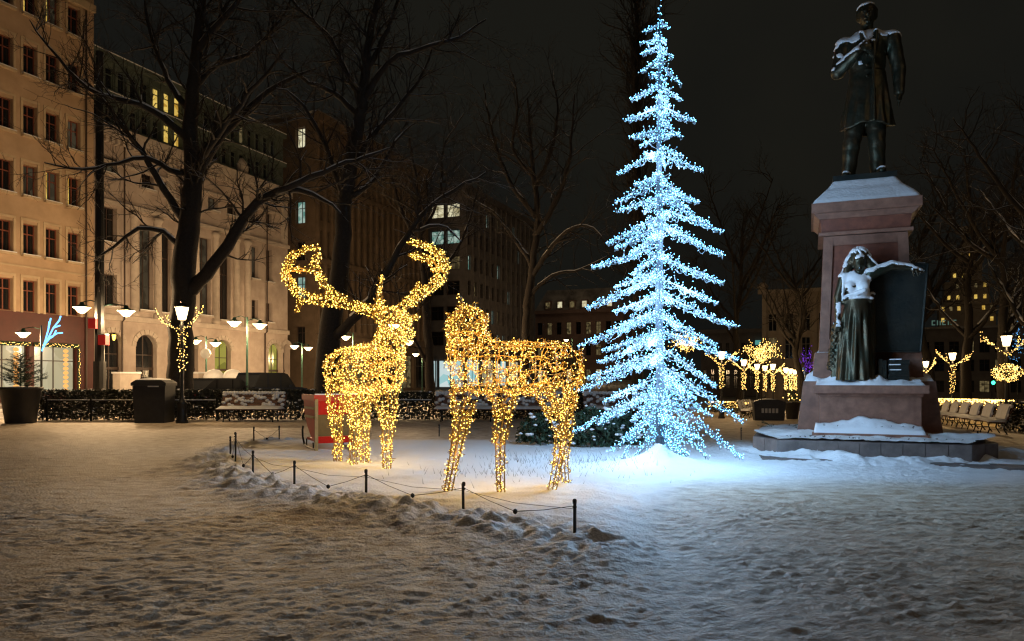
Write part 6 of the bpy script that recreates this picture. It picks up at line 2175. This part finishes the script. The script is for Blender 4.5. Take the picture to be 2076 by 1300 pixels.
fm = MB()
rng = np.random.default_rng(79)
for k in range(22):
    a = k * 2.4
    spray(fm, Vector((0, 0, .95 + .04 * k)), Vector((math.cos(a), math.sin(a), .3)).normalized(), .6 * (1 - k / 24) + .08, rng, .15, .07, 60)
fm.build('fir', M['needle'], fp)
bulbs('string_lights', [(rng.normal(0, .22), rng.normal(0, .22), rng.uniform(1, 1.9)) for k in range(26)], .03, M['led_street'], fp)['kind'] = 'stuff'

# ------------------------------------------------------------------ parked cars on the street
def car(x, Y, rz, label, paint, van=False, lights=None):
    c = P(x, 768, Y)
    o = empty('parked_car', (c.x, c.y, .03), rz, label, 'car', 'parked cars')
    h = 1.78 if van else 1.48
    low = [(-2.2, .35), (-2.25, .6), (-2.2, .92), (-1.5, 1.0), (1.9, 1.02), (2.2, .9), (2.25, .5), (2.2, .3)]
    cab = [(-1.35, 1.0), (-.65, h - .06), (-.4, h), (1.5 if van else 1.1, h), (2.05 if van else 1.75, 1.02)]
    MB().prism(low, -.88, .88, 'y').build('body', M[paint], o)
    MB().prism(cab, -.76, .76, 'y').build('cabin', M['glass_car'], o)
    MB().prism([(-.62, h - .05), (-.4, h + .02), (1.5 if van else 1.1, h + .02), (1.62 if van else 1.2, h - .05)], -.72, .72, 'y').build('roof', M[paint], o)
    for xx in (-.05, .95):
        for sy in (-.775, .735): MB().bb(xx - .05, xx + .05, sy, sy + .04, 1.0, h - .03).build('pillar', M[paint], o)
    for xx in (-1.4, 1.4):
        for sy in (-.92, .70):
            w_ = MB().tube([(xx, sy, .33), (xx, sy + .22, .33)], .33, 16).build('tyre', M['tyre'], o)
            MB().tube([(xx, sy - .01, .33), (xx, sy + .23, .33)], .2, 10).build('rim', M['rim'], w_)
    for sy in (-.72, .5):
        MB().bb(2.2, 2.26, sy, sy + .22, .72, .88).build('tail_light', mat('tail_off', (.25, .01, .01), .3) if 'tail_off' not in bpy.data.materials else bpy.data.materials['tail_off'], o)
        MB().bb(-2.27, -2.2, sy, sy + .22, .66, .82).build('headlight', M['rim'], o)
    for sy in (-1.02, .90): MB().bb(-.75, -.6, sy, sy + .12, 1.02, 1.14).build('mirror', M[paint], o)
    return o
car(545, 40.8, ST_RZ + math.pi, 'dark blue van parked behind the hedge right of the twin lamp', 'car_blue', True)
car(446, 35.6, ST_RZ + math.pi, 'black parked car behind the hedge left of the van', 'car_black')
car(404, 44.5, ST_RZ + math.pi, 'black parked car farther off, behind the tree trunk', 'car_black')
for i, x in enumerate((434, 472)):
    q = P(x, 768, 43)
    sb = empty('boat_shaped_planter', (q.x, q.y, 0), 0, ['rounded snow capped planter behind the parked cars, left one', 'rounded snow capped planter behind the parked cars, right one'][i], 'planter', 'snow capped planters')
    MB().lathe([(.4, 0), (.5, .9), (.55, 1.3), (.5, 1.42)], (0, 0, 0), 16).build('tub', M['pot'], sb, True)
    MB().lathe([(.56, 1.42), (.62, 1.5), (.5, 1.8), (.3, 2.0), (.02, 2.06)], (0, 0, 0), 16).build('snow', M['snow'], sb, True)
for i, (x, Y) in enumerate(((257, 44), (412, 44))):
    q = P(x, 768, Y)
    cb = empty('cabinet', (q.x, q.y, .1), ST_RZ, ['pale low street cabinet by the second arch', 'pale low street cabinet behind the garlanded lamp'][i], 'cabinet', 'street cabinets')
    MB().bb(-.7, .7, -.3, .3, 0, 1.7).build('box', M['limestone_trim'], cb)
    MB().bb(-.75, .75, -.35, .35, 1.702, 1.8).build('snow', M['snow'], cb)
# lit white barrier along the far street
q0 = street_pt(48, -14.6)
fb = empty('street_fence', (q0.x, q0.y, 0), ST_RZ, 'pale street fence capped with snow seen between the reindeer', 'fence')
for k in range(60): MB().bb(k * .9, k * .9 + .12, -.06, .06, 0, 1.0).build('picket', M['frame_light'], fb)
MB().bb(0, 54, -.09, .09, 1.0, 1.1).build('rail', M['frame_light'], fb)
MB().bb(0, 54, -.12, .12, 1.102, 1.2).build('snow', M['snow'], fb)
